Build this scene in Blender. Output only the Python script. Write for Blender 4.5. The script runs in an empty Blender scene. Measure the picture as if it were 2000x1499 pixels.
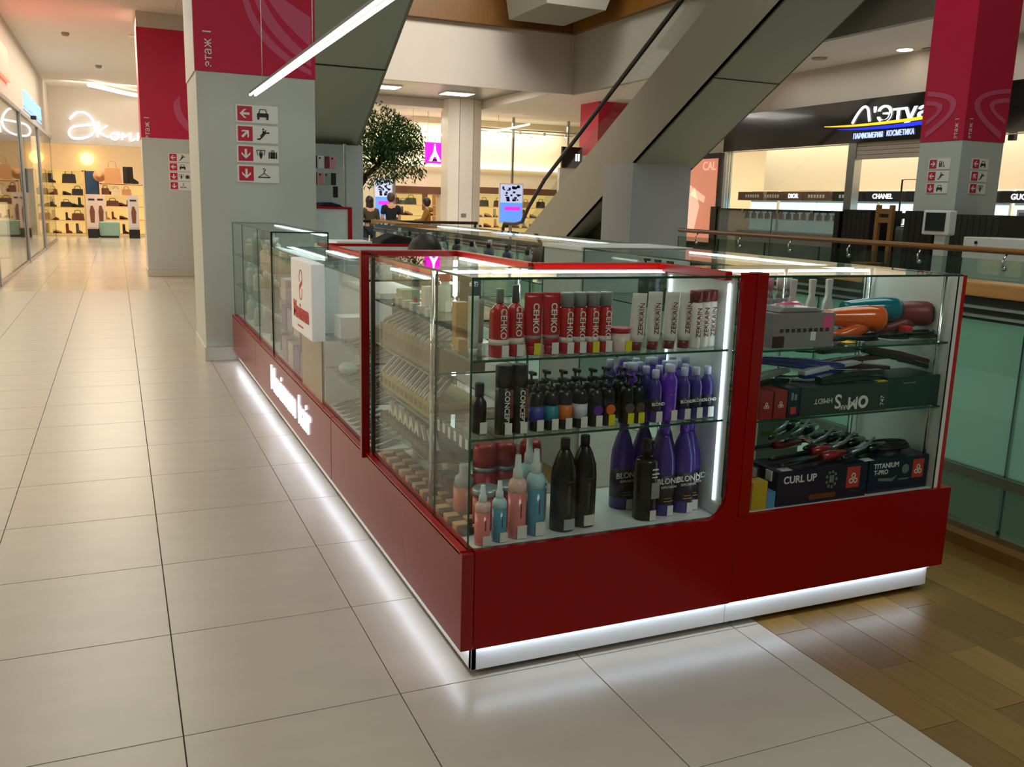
import bpy, bmesh, math, random
from mathutils import Vector, Matrix, Euler
random.seed(7)
S = bpy.context.scene
COL = S.collection
PI = math.pi
# ------------------------------------------------------------------ camera, world, lights, exposure
cam = bpy.data.objects.new('camera', bpy.data.cameras.new('camera'))
COL.objects.link(cam)
_r = Vector((0.91728174, -0.39724288, 0.02814793)); _u = Vector((0.05259425, 0.19090165, 0.98019917)); _f = Vector((0.39475063, 0.89763837, -0.19600329))
_m = Matrix((_r, _u, -_f)).transposed().to_4x4(); _m.translation = Vector((-0.68004, -2.28591, 1.4))
cam.matrix_world = _m
cam.data.sensor_width = 36.0; cam.data.lens = 31.4585; cam.data.clip_start = 0.05; cam.data.clip_end = 200
S.camera = cam
S.view_settings.view_transform = 'Standard'; S.view_settings.look = 'None'
S.view_settings.gamma = 1.0; S.view_settings.use_curve_mapping = False
S.view_settings.exposure = 0.0
try:
    S.cycles.transparent_max_bounces = 40; S.cycles.max_bounces = 10; S.cycles.diffuse_bounces = 4
    S.cycles.glossy_bounces = 6; S.cycles.sample_clamp_indirect = 4.0; S.cycles.use_denoising = True
except Exception:
    pass
W = bpy.data.worlds.new('world'); S.world = W; W.use_nodes = True
W.node_tree.nodes['Background'].inputs[0].default_value = (0.80, 0.86, 0.80, 1); W.node_tree.nodes['Background'].inputs[1].default_value = 0.13

def lamp(name, loc, size, power, col=(1, 1, 1), rot=(0, 0, 0), sy=None, spread=180):
    d = bpy.data.lights.new(name, 'AREA'); d.energy = power; d.color = col
    d.shape = 'RECTANGLE'; d.size = size; d.size_y = sy or size; d.spread = math.radians(spread)
    o = bpy.data.objects.new(name, d); o.location = loc; o.rotation_euler = rot; COL.objects.link(o); return o
WARM = (1.0, 0.84, 0.66); NEU = (1.0, 0.95, 0.88); COOL = (0.86, 0.95, 1.0)
lamp('corridor_light_near', (-1.0, 0.6, 4.25), 1.6, 24, NEU, sy=3.0)
lamp('corridor_light_mid', (-1.0, 8.5, 4.25), 1.6, 78, NEU, sy=6.0)
lamp('corridor_light_far', (-1.0, 19.0, 4.25), 1.6, 250, WARM, sy=9.0)
lamp('left_shop_light', (-4.5, 12.0, 2.8), 3.5, 520, WARM, sy=22.0)
lamp('end_shop_light', (-1.2, 29.5, 3.9), 3.0, 170, WARM, sy=2.6)
lamp('middle_shop_light', (11.5, 30.5, 4.4), 9.0, 300, (1, .9, .74), sy=1.6)
lamp('end_header_light', (-.6, 25.6, 4.2), 2.4, 34, WARM, (math.radians(62), 0, 0), .3)
lamp('middle_hall_light', (8.0, 24.5, 4.80), 5.0, 200, NEU, sy=2.5)
lamp('perfume_shop_light', (17.0, 13.5, 4.0), 5.0, 900, (1, .93, .80), sy=13.0)
lamp('right_hall_light', (12.8, 11.0, 4.5), 1.5, 60, NEU, sy=9.0)
lamp('atrium_light', (5.4, 5.0, 9.4), 5.0, 430, (.86, .95, .86), sy=10.0)
lamp('upper_gallery_light', (6.5, 15.0, 9.3), 6.0, 420, (1, .93, .84), (math.radians(48), 0, 0), 2.0, 120)  # added fill tilted at the back bulkhead to brighten it; no fitting belongs to it
lamp('lower_level_light', (7.6, 3.0, -1.2), 2.5, 210, (.80, 1, .90), (0, math.radians(100), 0), 12.0)  # added unseen fill that lightens the near balustrade glass from behind
lamp('kiosk_front_ceiling_light', (1.6, -3.6, 4.2), 2.0, 62, NEU, sy=1.5)

# ------------------------------------------------------------------ materials
def lin(c):
    c = c / 255.0
    return c / 12.92 if c <= 0.04045 else ((c + 0.055) / 1.055) ** 2.4
def rgb(c): return (lin(c[0]), lin(c[1]), lin(c[2]), 1)
_mc = {}
def M(name, c=(200, 200, 200), rough=.5, metal=0., var=0.06, scale=14., emit=0., ecol=None, coat=0., spec=.5, alpha=1., bump=0., trans=0., stretch=None):
    """principled material whose colour and roughness wander a little through object-space noise"""
    if name in _mc: return _mc[name]
    m = bpy.data.materials.new(name); m.use_nodes = True; n = m.node_tree.nodes; L = m.node_tree.links; p = n['Principled BSDF']
    col = rgb(c); p.inputs['Roughness'].default_value = rough; p.inputs['Metallic'].default_value = metal
    p.inputs['Specular IOR Level'].default_value = spec; p.inputs['Coat Weight'].default_value = coat; p.inputs['Coat Roughness'].default_value = .05
    p.inputs['Alpha'].default_value = alpha; p.inputs['Transmission Weight'].default_value = trans
    tc = n.new('ShaderNodeTexCoord'); mp = n.new('ShaderNodeMapping'); nz = n.new('ShaderNodeTexNoise')
    nz.inputs['Scale'].default_value = scale; nz.inputs['Detail'].default_value = 4
    if stretch: mp.inputs['Scale'].default_value = stretch
    L.new(tc.outputs['Object'], mp.inputs[0]); L.new(mp.outputs[0], nz.inputs['Vector'])
    mx = n.new('ShaderNodeMix'); mx.data_type = 'RGBA'
    mx.inputs[6].default_value = tuple(max(0, v * (1 - var)) for v in col[:3]) + (1,)
    mx.inputs[7].default_value = tuple(min(1, v * (1 + var)) for v in col[:3]) + (1,)
    L.new(nz.outputs['Fac'], mx.inputs[0]); L.new(mx.outputs[2], p.inputs['Base Color'])
    if bump:
        b = n.new('ShaderNodeBump'); b.inputs['Strength'].default_value = bump; b.inputs['Distance'].default_value = .01
        L.new(nz.outputs['Fac'], b.inputs['Height']); L.new(b.outputs[0], p.inputs['Normal'])
    if emit:
        p.inputs['Emission Color'].default_value = rgb(ecol or c); p.inputs['Emission Strength'].default_value = emit
    _mc[name] = m; return m
def glass(name, tint=(.955, .985, .972), gain=1.0, rough=0.0, haze=0.0, hazecol=(120, 160, 150)):
    """thin pane: light passes straight through with a tint, reflection grows towards grazing angles"""
    if name in _mc: return _mc[name]
    m = bpy.data.materials.new(name); m.use_nodes = True; n = m.node_tree.nodes; L = m.node_tree.links; n.clear()
    out = n.new('ShaderNodeOutputMaterial'); tr = n.new('ShaderNodeBsdfTransparent'); gl = n.new('ShaderNodeBsdfGlossy'); mix = n.new('ShaderNodeMixShader')
    tr.inputs[0].default_value = (*tint, 1); gl.inputs['Roughness'].default_value = rough
    lw = n.new('ShaderNodeLayerWeight'); lw.inputs[0].default_value = .5
    pw = n.new('ShaderNodeMath'); pw.operation = 'POWER'; pw.inputs[1].default_value = 5
    ml = n.new('ShaderNodeMath'); ml.operation = 'MULTIPLY_ADD'; ml.inputs[1].default_value = .92 * gain; ml.inputs[2].default_value = .032 * gain; ml.use_clamp = True
    L.new(lw.outputs['Facing'], pw.inputs[0]); L.new(pw.outputs[0], ml.inputs[0]); L.new(ml.outputs[0], mix.inputs[0])
    src = tr
    if haze:
        df = n.new('ShaderNodeBsdfTranslucent'); d2 = n.new('ShaderNodeBsdfDiffuse'); df.inputs[0].default_value = rgb(hazecol); d2.inputs[0].default_value = rgb(hazecol)
        a = n.new('ShaderNodeMixShader'); a.inputs[0].default_value = .5; L.new(df.outputs[0], a.inputs[1]); L.new(d2.outputs[0], a.inputs[2])
        b = n.new('ShaderNodeMixShader'); b.inputs[0].default_value = haze; L.new(tr.outputs[0], b.inputs[1]); L.new(a.outputs[0], b.inputs[2]); src = b
    L.new(src.outputs[0], mix.inputs[1]); L.new(gl.outputs[0], mix.inputs[2]); L.new(mix.outputs[0], out.inputs[0])
    _mc[name] = m; return m

# ------------------------------------------------------------------ mesh building
class MB:
    def __init__(s): s.v = []; s.f = []; s.m = []; s.smooth = []
    def add(s, vs, fs, m=0, sm=False):
        b = len(s.v); s.v += [tuple(v) for v in vs]
        for f in fs: s.f.append([b + i for i in f]); s.m.append(m); s.smooth.append(sm)
        return s
    def box(s, x0, y0, z0, x1, y1, z1, m=0):
        if x0 > x1: x0, x1 = x1, x0
        if y0 > y1: y0, y1 = y1, y0
        if z0 > z1: z0, z1 = z1, z0
        return s.add([(x0, y0, z0), (x1, y0, z0), (x1, y1, z0), (x0, y1, z0), (x0, y0, z1), (x1, y0, z1), (x1, y1, z1), (x0, y1, z1)],
                     [(0, 3, 2, 1), (4, 5, 6, 7), (0, 1, 5, 4), (1, 2, 6, 5), (2, 3, 7, 6), (3, 0, 4, 7)], m)
    def pane(s, x0, y0, z0, x1, y1, z1):
        """glass sheet: the two broad faces slot 0, the narrow edges slot 1"""
        d = [abs(x1 - x0), abs(y1 - y0), abs(z1 - z0)]; ax = d.index(min(d)); k = len(s.m)
        s.box(x0, y0, z0, x1, y1, z1, 1)
        for i in {2: (0, 1), 1: (2, 4), 0: (3, 5)}[ax]: s.m[k + i] = 0
        return s
    def prism(s, pts, ax, a, b, m=0):
        """polygon extruded along ax; pts in the two other axes in xyz order"""
        def P(p, t): return {'x': (t, p[0], p[1]), 'y': (p[0], t, p[1]), 'z': (p[0], p[1], t)}[ax]
        n = len(pts); vs = [P(p, a) for p in pts] + [P(p, b) for p in pts]
        fs = [tuple(range(n)), tuple(range(2 * n - 1, n - 1, -1))] + [(i, i + n, (i + 1) % n + n, (i + 1) % n) for i in range(n)]
        return s.add(vs, fs, m)
    def lathe(s, prof, n=16, cx=0, cy=0, cz=0, m=0, sx=1., sy=1., sm=True):
        """prof: (radius, z) or (radius, z, slot) from bottom to top"""
        vs = []
        for p in prof:
            for i in range(n):
                a = 2 * PI * i / n; vs.append((cx + p[0] * sx * math.cos(a), cy + p[0] * sy * math.sin(a), cz + p[1]))
        b = len(s.v); s.v += vs; k = len(prof)
        for j in range(k - 1):
            mm = prof[j + 1][2] if len(prof[j + 1]) > 2 else m
            for i in range(n):
                s.f.append([b + j * n + i, b + j * n + (i + 1) % n, b + (j + 1) * n + (i + 1) % n, b + (j + 1) * n + i]); s.m.append(mm); s.smooth.append(sm)
        s.f.append([b + i for i in range(n - 1, -1, -1)]); s.m.append(prof[0][2] if len(prof[0]) > 2 else m); s.smooth.append(False)
        s.f.append([b + (k - 1) * n + i for i in range(n)]); s.m.append(prof[-1][2] if len(prof[-1]) > 2 else m); s.smooth.append(False)
        return s
    def tube(s, pts, r, n=8, m=0, cap=True):
        pts = [Vector(p) for p in pts]; rs = r if isinstance(r, (list, tuple)) else [r] * len(pts); b = len(s.v); up = None
        for i, p in enumerate(pts):
            t = (pts[min(i + 1, len(pts) - 1)] - pts[max(i - 1, 0)]).normalized()
            if up is None: up = Vector((0, 0, 1)) if abs(t.z) < .9 else Vector((1, 0, 0))
            sd = t.cross(up).normalized(); up = sd.cross(t).normalized()
            for k in range(n):
                a = 2 * PI * k / n; s.v.append(tuple(p + rs[i] * (math.cos(a) * sd + math.sin(a) * up)))
        for i in range(len(pts) - 1):
            for k in range(n):
                s.f.append([b + i * n + k, b + i * n + (k + 1) % n, b + (i + 1) * n + (k + 1) % n, b + (i + 1) * n + k]); s.m.append(m); s.smooth.append(True)
        if cap:
            s.f.append([b + k for k in range(n - 1, -1, -1)]); s.m.append(m); s.smooth.append(False)
            s.f.append([b + (len(pts) - 1) * n + k for k in range(n)]); s.m.append(m); s.smooth.append(False)
        return s
    def ball(s, c, r, n=12, k=8, m=0, sc=(1, 1, 1)):
        prof = [(r * math.sin(PI * i / k) * 1.0 + 1e-5, -r * math.cos(PI * i / k) * sc[2]) for i in range(k + 1)]
        return s.lathe(prof, n, c[0], c[1], c[2], m, sc[0], sc[1])
WL = {}
def link(o, parent=None, bw=None):
    COL.objects.link(o)
    if parent is not None: o.parent = parent
def obj(name, mb, mats, parent=None, bevel=0., kind=None, label=None, local=False):
    """one mesh object; world coordinates in mb are turned into the parent's frame unless local"""
    if not isinstance(mats, (list, tuple)): mats = [mats]
    off = WL.get(parent.name, Vector((0, 0, 0))) if (parent is not None and not local) else Vector((0, 0, 0))
    me = bpy.data.meshes.new(name)
    me.from_pydata([tuple(Vector(v) - off) for v in mb.v], [], mb.f)
    for m in mats: me.materials.append(m)
    me.polygons.foreach_set('material_index', mb.m); me.polygons.foreach_set('use_smooth', mb.smooth)
    bm = bmesh.new(); bm.from_mesh(me)
    if bevel:
        es = [e for e in bm.edges if len(e.link_faces) == 2 and e.calc_face_angle(0) > .6]
        bmesh.ops.bevel(bm, geom=es, offset=bevel, segments=2, affect='EDGES', profile=.6, clamp_overlap=True)
    bmesh.ops.recalc_face_normals(bm, faces=bm.faces); bm.to_mesh(me); bm.free(); me.update()
    o = bpy.data.objects.new(name, me); link(o, parent); WL[o.name] = WL[parent.name] if parent is not None else Vector((0, 0, 0))
    if kind: o['kind'] = kind
    if label: o['label'] = label
    return o
def tag(o, label, cat, group=None):
    o['label'] = label; o['category'] = cat
    if group: o['group'] = group
    return o
def thing(name, label, cat, loc=(0, 0, 0), group=None):
    o = bpy.data.objects.new(name, None); o.empty_display_size = .05; o.location = loc; link(o); WL[o.name] = Vector(loc)
    return tag(o, label, cat, group)
def struct(name, mb, mats, bevel=0.): return obj(name, mb, mats, None, bevel, 'structure')
def sgroup(name, loc=(0, 0, 0)):
    o = bpy.data.objects.new(name, None); o.location = loc; link(o); WL[o.name] = Vector(loc); o['kind'] = 'structure'; return o
def dup(root, loc, label=None, rot=None, group=None, mats=None):
    """copy of a thing, its parts and their sub-parts, sharing meshes; mats swaps materials on the copies"""
    def cp(o, par):
        c = o.copy(); COL.objects.link(c); c.parent = par
        for ch in kids.get(o.name, ()): cp(ch, c)
        return c
    kids = {}
    def walk(o):
        kids[o.name] = list(o.children)
        for c in o.children: walk(c)
    walk(root); r = cp(root, None); r.location = loc; WL[r.name] = Vector(loc)
    if rot is not None: r.rotation_euler = rot
    if label: r['label'] = label
    if group: r['group'] = group
    return r
def recolor(root, part, mat):
    """give one copied part its own mesh data with another material"""
    for c in root.children:
        if c.name.split('.')[0] == part:
            c.data = c.data.copy(); c.data.materials[0] = mat
FRONT = (PI / 2, 0, 0); LEFT = (PI / 2, 0, -PI / 2)
_tc = {}
def text(s, size, ext, mat, loc, rot=FRONT, parent=None, name='lettering', align='CENTER', spin=0., sx=1., local=False, shear=0., bold=0.):
    """lettering as real extruded mesh; loc is the middle of the baseline box"""
    key = (s, size, ext, align, shear, bold)
    if key not in _tc:
        cu = bpy.data.curves.new('t', 'FONT'); cu.body = s; cu.size = size; cu.extrude = ext; cu.align_x = align; cu.align_y = 'CENTER'; cu.shear = shear; cu.offset = bold; cu.resolution_u = 3
        t = bpy.data.objects.new('t', cu); COL.objects.link(t); dg = bpy.context.evaluated_depsgraph_get()
        me = bpy.data.meshes.new_from_object(t.evaluated_get(dg)); bpy.data.objects.remove(t); bpy.data.curves.remove(cu); _tc[key] = me
    me = _tc[key].copy(); me.materials.clear(); me.materials.append(mat); me.name = name
    o = bpy.data.objects.new(name, me); link(o, parent)
    off = WL.get(parent.name, Vector((0, 0, 0))) if (parent is not None and not local) else Vector((0, 0, 0))
    q = Euler(rot).to_matrix().to_4x4() @ Matrix.Rotation(spin, 4, 'Z') @ Matrix.Diagonal((sx, 1, 1, 1))
    q.translation = Vector(loc) - off; o.matrix_local = q
    WL[o.name] = WL[parent.name] if parent is not None else Vector((0, 0, 0))
    return o
ORD = ['first', 'second', 'third', 'fourth', 'fifth', 'sixth', 'seventh', 'eighth', 'ninth', 'tenth', 'eleventh', 'twelfth', 'thirteenth', 'fourteenth', 'fifteenth', 'sixteenth', 'seventeenth', 'eighteenth']
def arc(cx, cy, r, a0, a1, n): return [(cx + r * math.cos(math.radians(a0 + (a1 - a0) * i / n)), cy + r * math.sin(math.radians(a0 + (a1 - a0) * i / n))) for i in range(n + 1)]
# ------------------------------------------------------------------ shared materials
WHITE = M('white_laminate', (228, 230, 228), .35); REDL = M('red_gloss_laminate', (142, 6, 4), .2, var=.03, spec=.4, scale=3)
REDT = M('red_edge_band', (176, 14, 10), .25, var=.03); GL = glass('clear_glass', gain=.6); GE = M('green_glass_edge', (22, 74, 58), .15, var=.1)
GLS = glass('shelf_glass', (.92, .97, .95)); LED = M('led_strip_light', (235, 245, 255), .5, emit=10., ecol=(222, 238, 255), var=0)
LEDS = M('showcase_led_light', (235, 245, 255), .5, emit=8.5, ecol=(222, 240, 238), var=0)
TILE = M('beige_stone_tile', (184, 176, 162), .29, var=.14, scale=3.2, bump=.015, spec=.5, stretch=(1, 2.5, 1))
GROUT = M('dark_grout', (92, 84, 74), .8); BLACK = M('black_plastic', (14, 14, 16), .32); DGREY = M('dark_grey_metal', (50, 52, 54), .4, .4)
STEEL = M('brushed_steel', (176, 180, 182), .28, .9); CHROME = M('chrome_rod', (215, 220, 222), .12, 1.)
WOODF = M('oak_plank', (134, 102, 50), .34, var=.30, scale=5., bump=.03, stretch=(9, .8, 9)); WOODR = M('brown_wood_rail', (150, 100, 48), .4, var=.25, scale=6, stretch=(8, 1, 8))
PLASTER = M('beige_plaster', (205, 196, 184), .85, var=.03, scale=1.5); CEIL = M('white_ceiling_paint', (222, 216, 205), .9, var=.02, scale=1.)
PILLAR = M('grey_column_panel', (196, 200, 196), .5, var=.03, scale=1.5); MAG = M('magenta_column_cladding', (200, 12, 62), .4, var=.05, scale=1.2)
PINK = M('pale_pink_print', (205, 84, 120), .45, var=.05); PRINT = M('white_print', (235, 233, 230), .5, var=.02)
ESC = M('grey_green_truss_panel', (150, 147, 130), .55, var=.05, scale=.7); ESCU = M('escalator_soffit_panel', (146, 150, 132), .55, var=.05, scale=.7); RUB = M('black_rubber', (10, 10, 11), .45)
CREAM = M('cream_shop_wall', (240, 224, 196), .8, var=.03, scale=1.); BROWN = M('brown_wood_fascia', (112, 74, 24), .45, var=.25, scale=4, stretch=(6, 6, .6))
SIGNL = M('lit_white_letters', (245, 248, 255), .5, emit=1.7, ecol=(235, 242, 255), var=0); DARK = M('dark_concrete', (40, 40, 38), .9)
# ------------------------------------------------------------------ floor: slabs, tiles, planks
mb = MB(); mb.box(-2.5, -4, -.25, 1.287, 12.3, -.012)
floor = struct('floor', mb, GROUT)
P = lambda n, b, m, bevel=0., **k: obj(n, b, m, floor, bevel, **k)
XS = [-2.36, -1.776, -1.184, -.592, 0, .591, 1.184, 1.287]; k0 = None
for i in range(len(XS) - 1):
    w = XS[i + 1] - XS[i]; proto = None
    for j in range(-4, 20):
        y = j * .606
        if proto is None:
            b = MB(); b.box(.0016, .0016, -.012, w - .0016, .6044, 0); proto = obj('tile', b, TILE, floor, .0012, local=True); t = proto
        else:
            t = proto.copy(); COL.objects.link(t)
        t.location = (XS[i], y, 0)
b = MB(); b.box(-9, 12.13, -.25, 2.65, 40, -.001); b.box(2.65, 15.1, -.25, 30, 40, -.001); b.box(8.3, -6, -.25, 30, 15.1, -.001); b.box(-9, -6, -.25, -2.36, 12.13, -.001); b.box(-2.36, -6, -.25, 2.65, -2.43, -.001)
m = M('far_stone_floor', (205, 196, 182), .18, var=.05); n = m.node_tree.nodes; L = m.node_tree.links
br = n.new('ShaderNodeTexBrick'); br.offset = 0; br.inputs['Scale'].default_value = 1.; br.inputs['Brick Width'].default_value = .592; br.inputs['Row Height'].default_value = .606; br.inputs['Mortar Size'].default_value = .003
br.inputs['Color1'].default_value = rgb((205, 197, 184)); br.inputs['Color2'].default_value = rgb((196, 186, 172)); br.inputs['Mortar'].default_value = rgb((120, 110, 98))
L.new(n['Texture Coordinate'].outputs['Object'], br.inputs['Vector']); L.new(br.outputs['Color'], n['Principled BSDF'].inputs['Base Color'])
struct('floor', b, m)
b = MB(); b.box(1.287, -4, -.25, 2.65, 12.13, -.012); wf = struct('floor', b, M('dark_subfloor', (52, 38, 22), .8))
protos = {}
for c in range(9):
    x = 1.287 + c * .148
    off = -.09 if c % 2 == 0 else -.39
    for j in range(-4, 6):
        key = random.randrange(3)
        if key not in protos:
            b = MB(); b.box(.0008, .0008, -.012, .1472, .5992, random.uniform(-.0006, .0004))
            protos[key] = obj('plank', b, [M('oak_plank', ()), M('oak_plank_pale', (146, 114, 58), .34, var=.3, scale=5., bump=.03, stretch=(9, .8, 9)), M('oak_plank_brown', (120, 90, 42), .36, var=.3, scale=5., bump=.03, stretch=(9, .8, 9))][key], wf, .0008, local=True); t = protos[key]
        else:
            t = protos[key].copy(); COL.objects.link(t)
        t.location = (x, off + .6 * j - .6, 0)
b = MB(); b.box(2.65, -6, -4.6, 8.3, 15.1, -4.5); struct('floor', b, M('lower_level_floor', (120, 116, 104), .4))
# ------------------------------------------------------------------ ceilings, walls
b = MB(); b.box(-2.5, -6, 4.35, .95, 27.7, 4.5); b.box(-2.5, -6, 4.5, .95, 27.7, 6.2); struct('ceiling', b, CEIL)
b = MB(); b.box(11.76, -6, 4.6, 30, 40, 6.19); b.box(.96, 28.2, 4.6, 11.76, 40, 4.75); b.box(.96, 22.1, 4.6, 3.0, 28.2, 4.75); b.box(11.1, 22.1, 4.6, 11.76, 28.2, 4.75)
b.box(-9, 27.76, 4.16, .94, 40, 4.34); b.box(-9, -6, 2.95, -2.5, 27.6, 3.05)
struct('ceiling', b, CEIL)
b = MB(); b.box(-10, -8, 10, 32, 42, 10.2); struct('ceiling', b, M('dark_upper_ceiling', (70, 68, 60), .9))
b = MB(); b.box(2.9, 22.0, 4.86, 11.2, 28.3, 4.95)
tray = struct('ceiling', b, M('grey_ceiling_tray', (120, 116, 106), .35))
b = MB(); b.box(2.9, 28.13, 4.59, 11.04, 28.19, 4.86); b.box(11.04, 22.06, 4.59, 11.09, 28.19, 4.86); struct('trim_1', b, PLASTER)
b = MB(); b.box(.96, 21.92, 4.58, 11.6, 22.05, 6.3); struct('wall_back', b, PLASTER)
b = MB(); b.box(11.6, -6, 4.58, 11.75, 22.05, 6.2); struct('trim_2', b, M('grey_slab_edge', (150, 148, 138), .7))
b = MB(); b.box(.95, 21.7, 6.2, 12.05, 21.9, 7.5); b.box(11.45, -6, 6.2, 11.6, 21.75, 7.5); struct('trim_3', b, BROWN)
b = MB(); b.box(.95, 22.0, 6.2, 30, 40, 6.4); struct('ceiling', b, CEIL)
b = MB(); b.box(-2.5, -6, 2.92, -2.33, 27.6, 4.4); struct('wall_left', b, PLASTER)
b = MB(); b.box(-2.5, 27.6, 2.78, 6.0, 27.75, 4.6); struct('wall_end', b, PLASTER)
b = MB(); b.box(6, 33.5, 0, 30, 33.7, 4.8); b.box(-9, 33.5, 0, 6, 33.7, 4.8); struct('wall_back', b, CREAM)
b = MB(); b.box(-9.1, -6, 0, -9, 40, 6); struct('wall_left', b, CREAM)
b = MB(); b.box(2.6, 27.7, 0, 2.75, 33.5, 4.6); b.box(-3.0, 27.7, 0, -2.85, 33.5, 4.3); struct('wall_side', b, CREAM)
b = MB(); b.box(14, -4, 2.9, 14.25, 22.3, 4.7); struct('wall_right', b, PLASTER)
b = MB(); b.box(20.5, -6, 0, 20.7, 40, 4.8); b.box(14.1, 22.2, 0, 20.6, 22.4, 4.8); struct('wall_right', b, CREAM)
b = MB(); b.box(14, 17.9, 0, 14.2, 22.3, 2.9); struct('wall_right', b, M('dark_wall_panel', (46, 40, 36), .6))
# boxed bulkhead under the upper gallery
b = MB(); b.prism([(9.0, 6.15), (10.6, 6.15), (11.25, 7.7), (8.7, 7.7)], 'y', 18.3, 20.6); struct('trim_4', b, M('grey_bulkhead', (128, 126, 112), .8))
# ceiling lamps of the middle hall, downlights on the right
for p, lb in (((-.3, 12.0, 4.33), 'small round detector on the left ceiling, nearest the viewer'), ((-1.4, 17.5, 4.33), 'small round detector on the left ceiling, second from the viewer'), ((-.9, 22.0, 4.33), 'small round detector on the left ceiling, farthest one')):
    t = thing('smoke_detector', lb, 'detector', p); b = MB(); b.lathe([(.05, -.04), (.07, -.01), (.07, .02)], 14); obj('housing', b, M('grey_grille', (150, 146, 136), .7), t, local=True)
b = MB(); b.box(-.75, 12.9, 4.335, .35, 14.0, 4.352); o = obj('ceiling_hatch', b, CEIL, None, .004); tag(o, 'flush square access hatch in the left corridor ceiling', 'hatch')
b = MB(); b.box(-.3, 17.0, 4.33, .3, 17.25, 4.352); o = obj('ceiling_vent', b, M('vent_white', (236, 232, 224), .6), None, .004); tag(o, 'narrow pale air vent in the left corridor ceiling', 'vent')
tl = thing('ceiling_light', 'square white ceiling light in the grey tray, foremost by the red column', 'light', (9.5, 22.9, 4.84))
b = MB(); b.box(-.50, -.40, -.02, .50, .40, .02); obj('frame', b, WHITE, tl, local=True)
b = MB(); b.box(-.46, -.36, -.03, .46, .36, -.02); obj('diffuser', b, M('ceiling_light_diffuser', (255, 250, 240), .5, emit=4., var=0), tl, local=True)
for p, lb in (((9.5, 25.9, 4.84), 'square white ceiling light in the grey tray, beside the white column top'), ((6.75, 22.6, 4.84), 'square white ceiling light in the grey tray, just right of the dark escalator'), ((7.0, 25.6, 4.84), 'square white ceiling light in the grey tray, half hidden above the tree')):
    dup(tl, p, lb)
dl = thing('downlight', 'round lit downlight in the ceiling between the escalator and red column', 'light', (13.6, 11.6, 4.6))
b = MB(); b.lathe([(.17, -.02), (.17, .01)], 20); obj('rim', b, WHITE, dl, local=True)
b = MB(); b.lathe([(.14, -.03), (.14, -.02)], 20); obj('lens', b, M('downlight_lens', (255, 240, 215), .5, emit=9., var=0), dl, local=True)
for p, lb, nm in (((13.0, 13.3, 4.6), 'unlit round ceiling speaker close to the escalator soffit', 'ceiling_speaker'), ((13.95, 11.3, 4.6), 'unlit round ceiling speaker beside the lit downlight', 'ceiling_speaker')):
    t = thing(nm, lb, 'speaker', p); b = MB(); b.lathe([(.16, -.025), (.16, .01)], 18); obj('grille', b, M('grey_grille', (150, 146, 136), .7), t, local=True)
# ------------------------------------------------------------------ pictograms
INK = M('dark_pictogram', (34, 36, 40), .5)
def arrow_pts(a, s):
    pts = [(-.9, 0), (-.1, .8), (.28, .8), (-.32, .2), (.85, .2), (.85, -.2), (-.32, -.2), (.28, -.8), (-.1, -.8)]
    c, d = math.cos(a), math.sin(a); return [(s * (x * c - y * d), s * (x * d + y * c)) for x, y in pts]
def picto(kind, s):
    """list of polygons around 0,0, height about 2*s"""
    R = lambda x0, y0, x1, y1: [(x0 * s, y0 * s), (x1 * s, y0 * s), (x1 * s, y1 * s), (x0 * s, y1 * s)]
    Q = lambda *p: [(x * s, y * s) for x, y in p]
    if kind == 'car': return [Q((-.95, -.45), (.95, -.45), (.95, .1), (.75, .2), (-.75, .2), (-.95, .1)), Q((-.7, .2), (-.52, .2), (-.38, .72), (-.5, .85)), Q((.52, .2), (.7, .2), (.5, .85), (.38, .72)), Q((-.5, .85), (-.38, .72), (.38, .72), (.5, .85)), R(-.9, -.85, -.55, -.45), R(.55, -.85, .9, -.45)]
    if kind == 'escalator': return [Q((-1, -.9), (-.5, -.9), (.45, .15), (1, .15), (1, .4), (.35, .4), (-.62, -.66), (-1, -.66)), Q((-.55, -.25), (-.4, -.4), (.55, .62), (.4, .75)), R(-.12, .1, .12, .6), [(s * (0 + .16 * math.cos(t * .8)), s * (.82 + .16 * math.sin(t * .8))) for t in range(8)]]
    if kind == 'hanger': return [Q((-1, -.5), (0, .2), (.1, .12), (-.72, -.42)), Q((1, -.5), (0, .2), (-.1, .12), (.72, -.42)), Q((-1, -.62), (1, -.62), (1, -.45), (-1, -.45)), Q((-.07, .1), (.07, .1), (.07, .55), (-.07, .55)), Q((-.07, .55), (.07, .45), (.3, .68), (.2, .8)), Q((.2, .8), (.3, .68), (.1, .95), (-.1, .98)), Q((.1, .95), (-.1, .98), (-.25, .75), (-.12, .72))]
    if kind == 'lift': return [Q((-.9, .7), (.9, .7), (.9, .85), (-.9, .85)), Q((-.9, .7), (-.75, .7), (-.55, -.2), (-.7, -.2)), Q((.75, .7), (.9, .7), (.7, -.2), (.55, -.2)), R(-.35, -.3, .35, .25), R(-.28, .25, -.14, .6), R(-.06, .25, .08, .7), R(.16, .25, .3, .55), Q((-.3, -.3), (.3, -.3), (.12, -.9), (-.12, -.9))]
    if kind == 'case': return [R(-.85, -.8, -.6, .5), R(-.5, -.8, .5, .5), R(.6, -.8, .85, .5), R(-.3, .5, -.16, .85), R(.16, .5, .3, .85), R(-.3, .72, .3, .86)]
    if kind == 'toilet': return [R(-.95, -.8, -.6, .4), R(-.45, -.8, -.1, .4), [(s * (-.78 + .16 * math.cos(t * .8)), s * (.65 + .16 * math.sin(t * .8))) for t in range(8)], [(s * (-.27 + .16 * math.cos(t * .8)), s * (.65 + .16 * math.sin(t * .8))) for t in range(8)], Q((.25, -.2), (.45, -.2), (.45, .6), (.25, .6)), Q((.3, -.2), (.3, -.8), (.8, -.8), (.95, -.3), (.8, -.3), (.7, -.62), (.45, -.62), (.45, -.2))]
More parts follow.
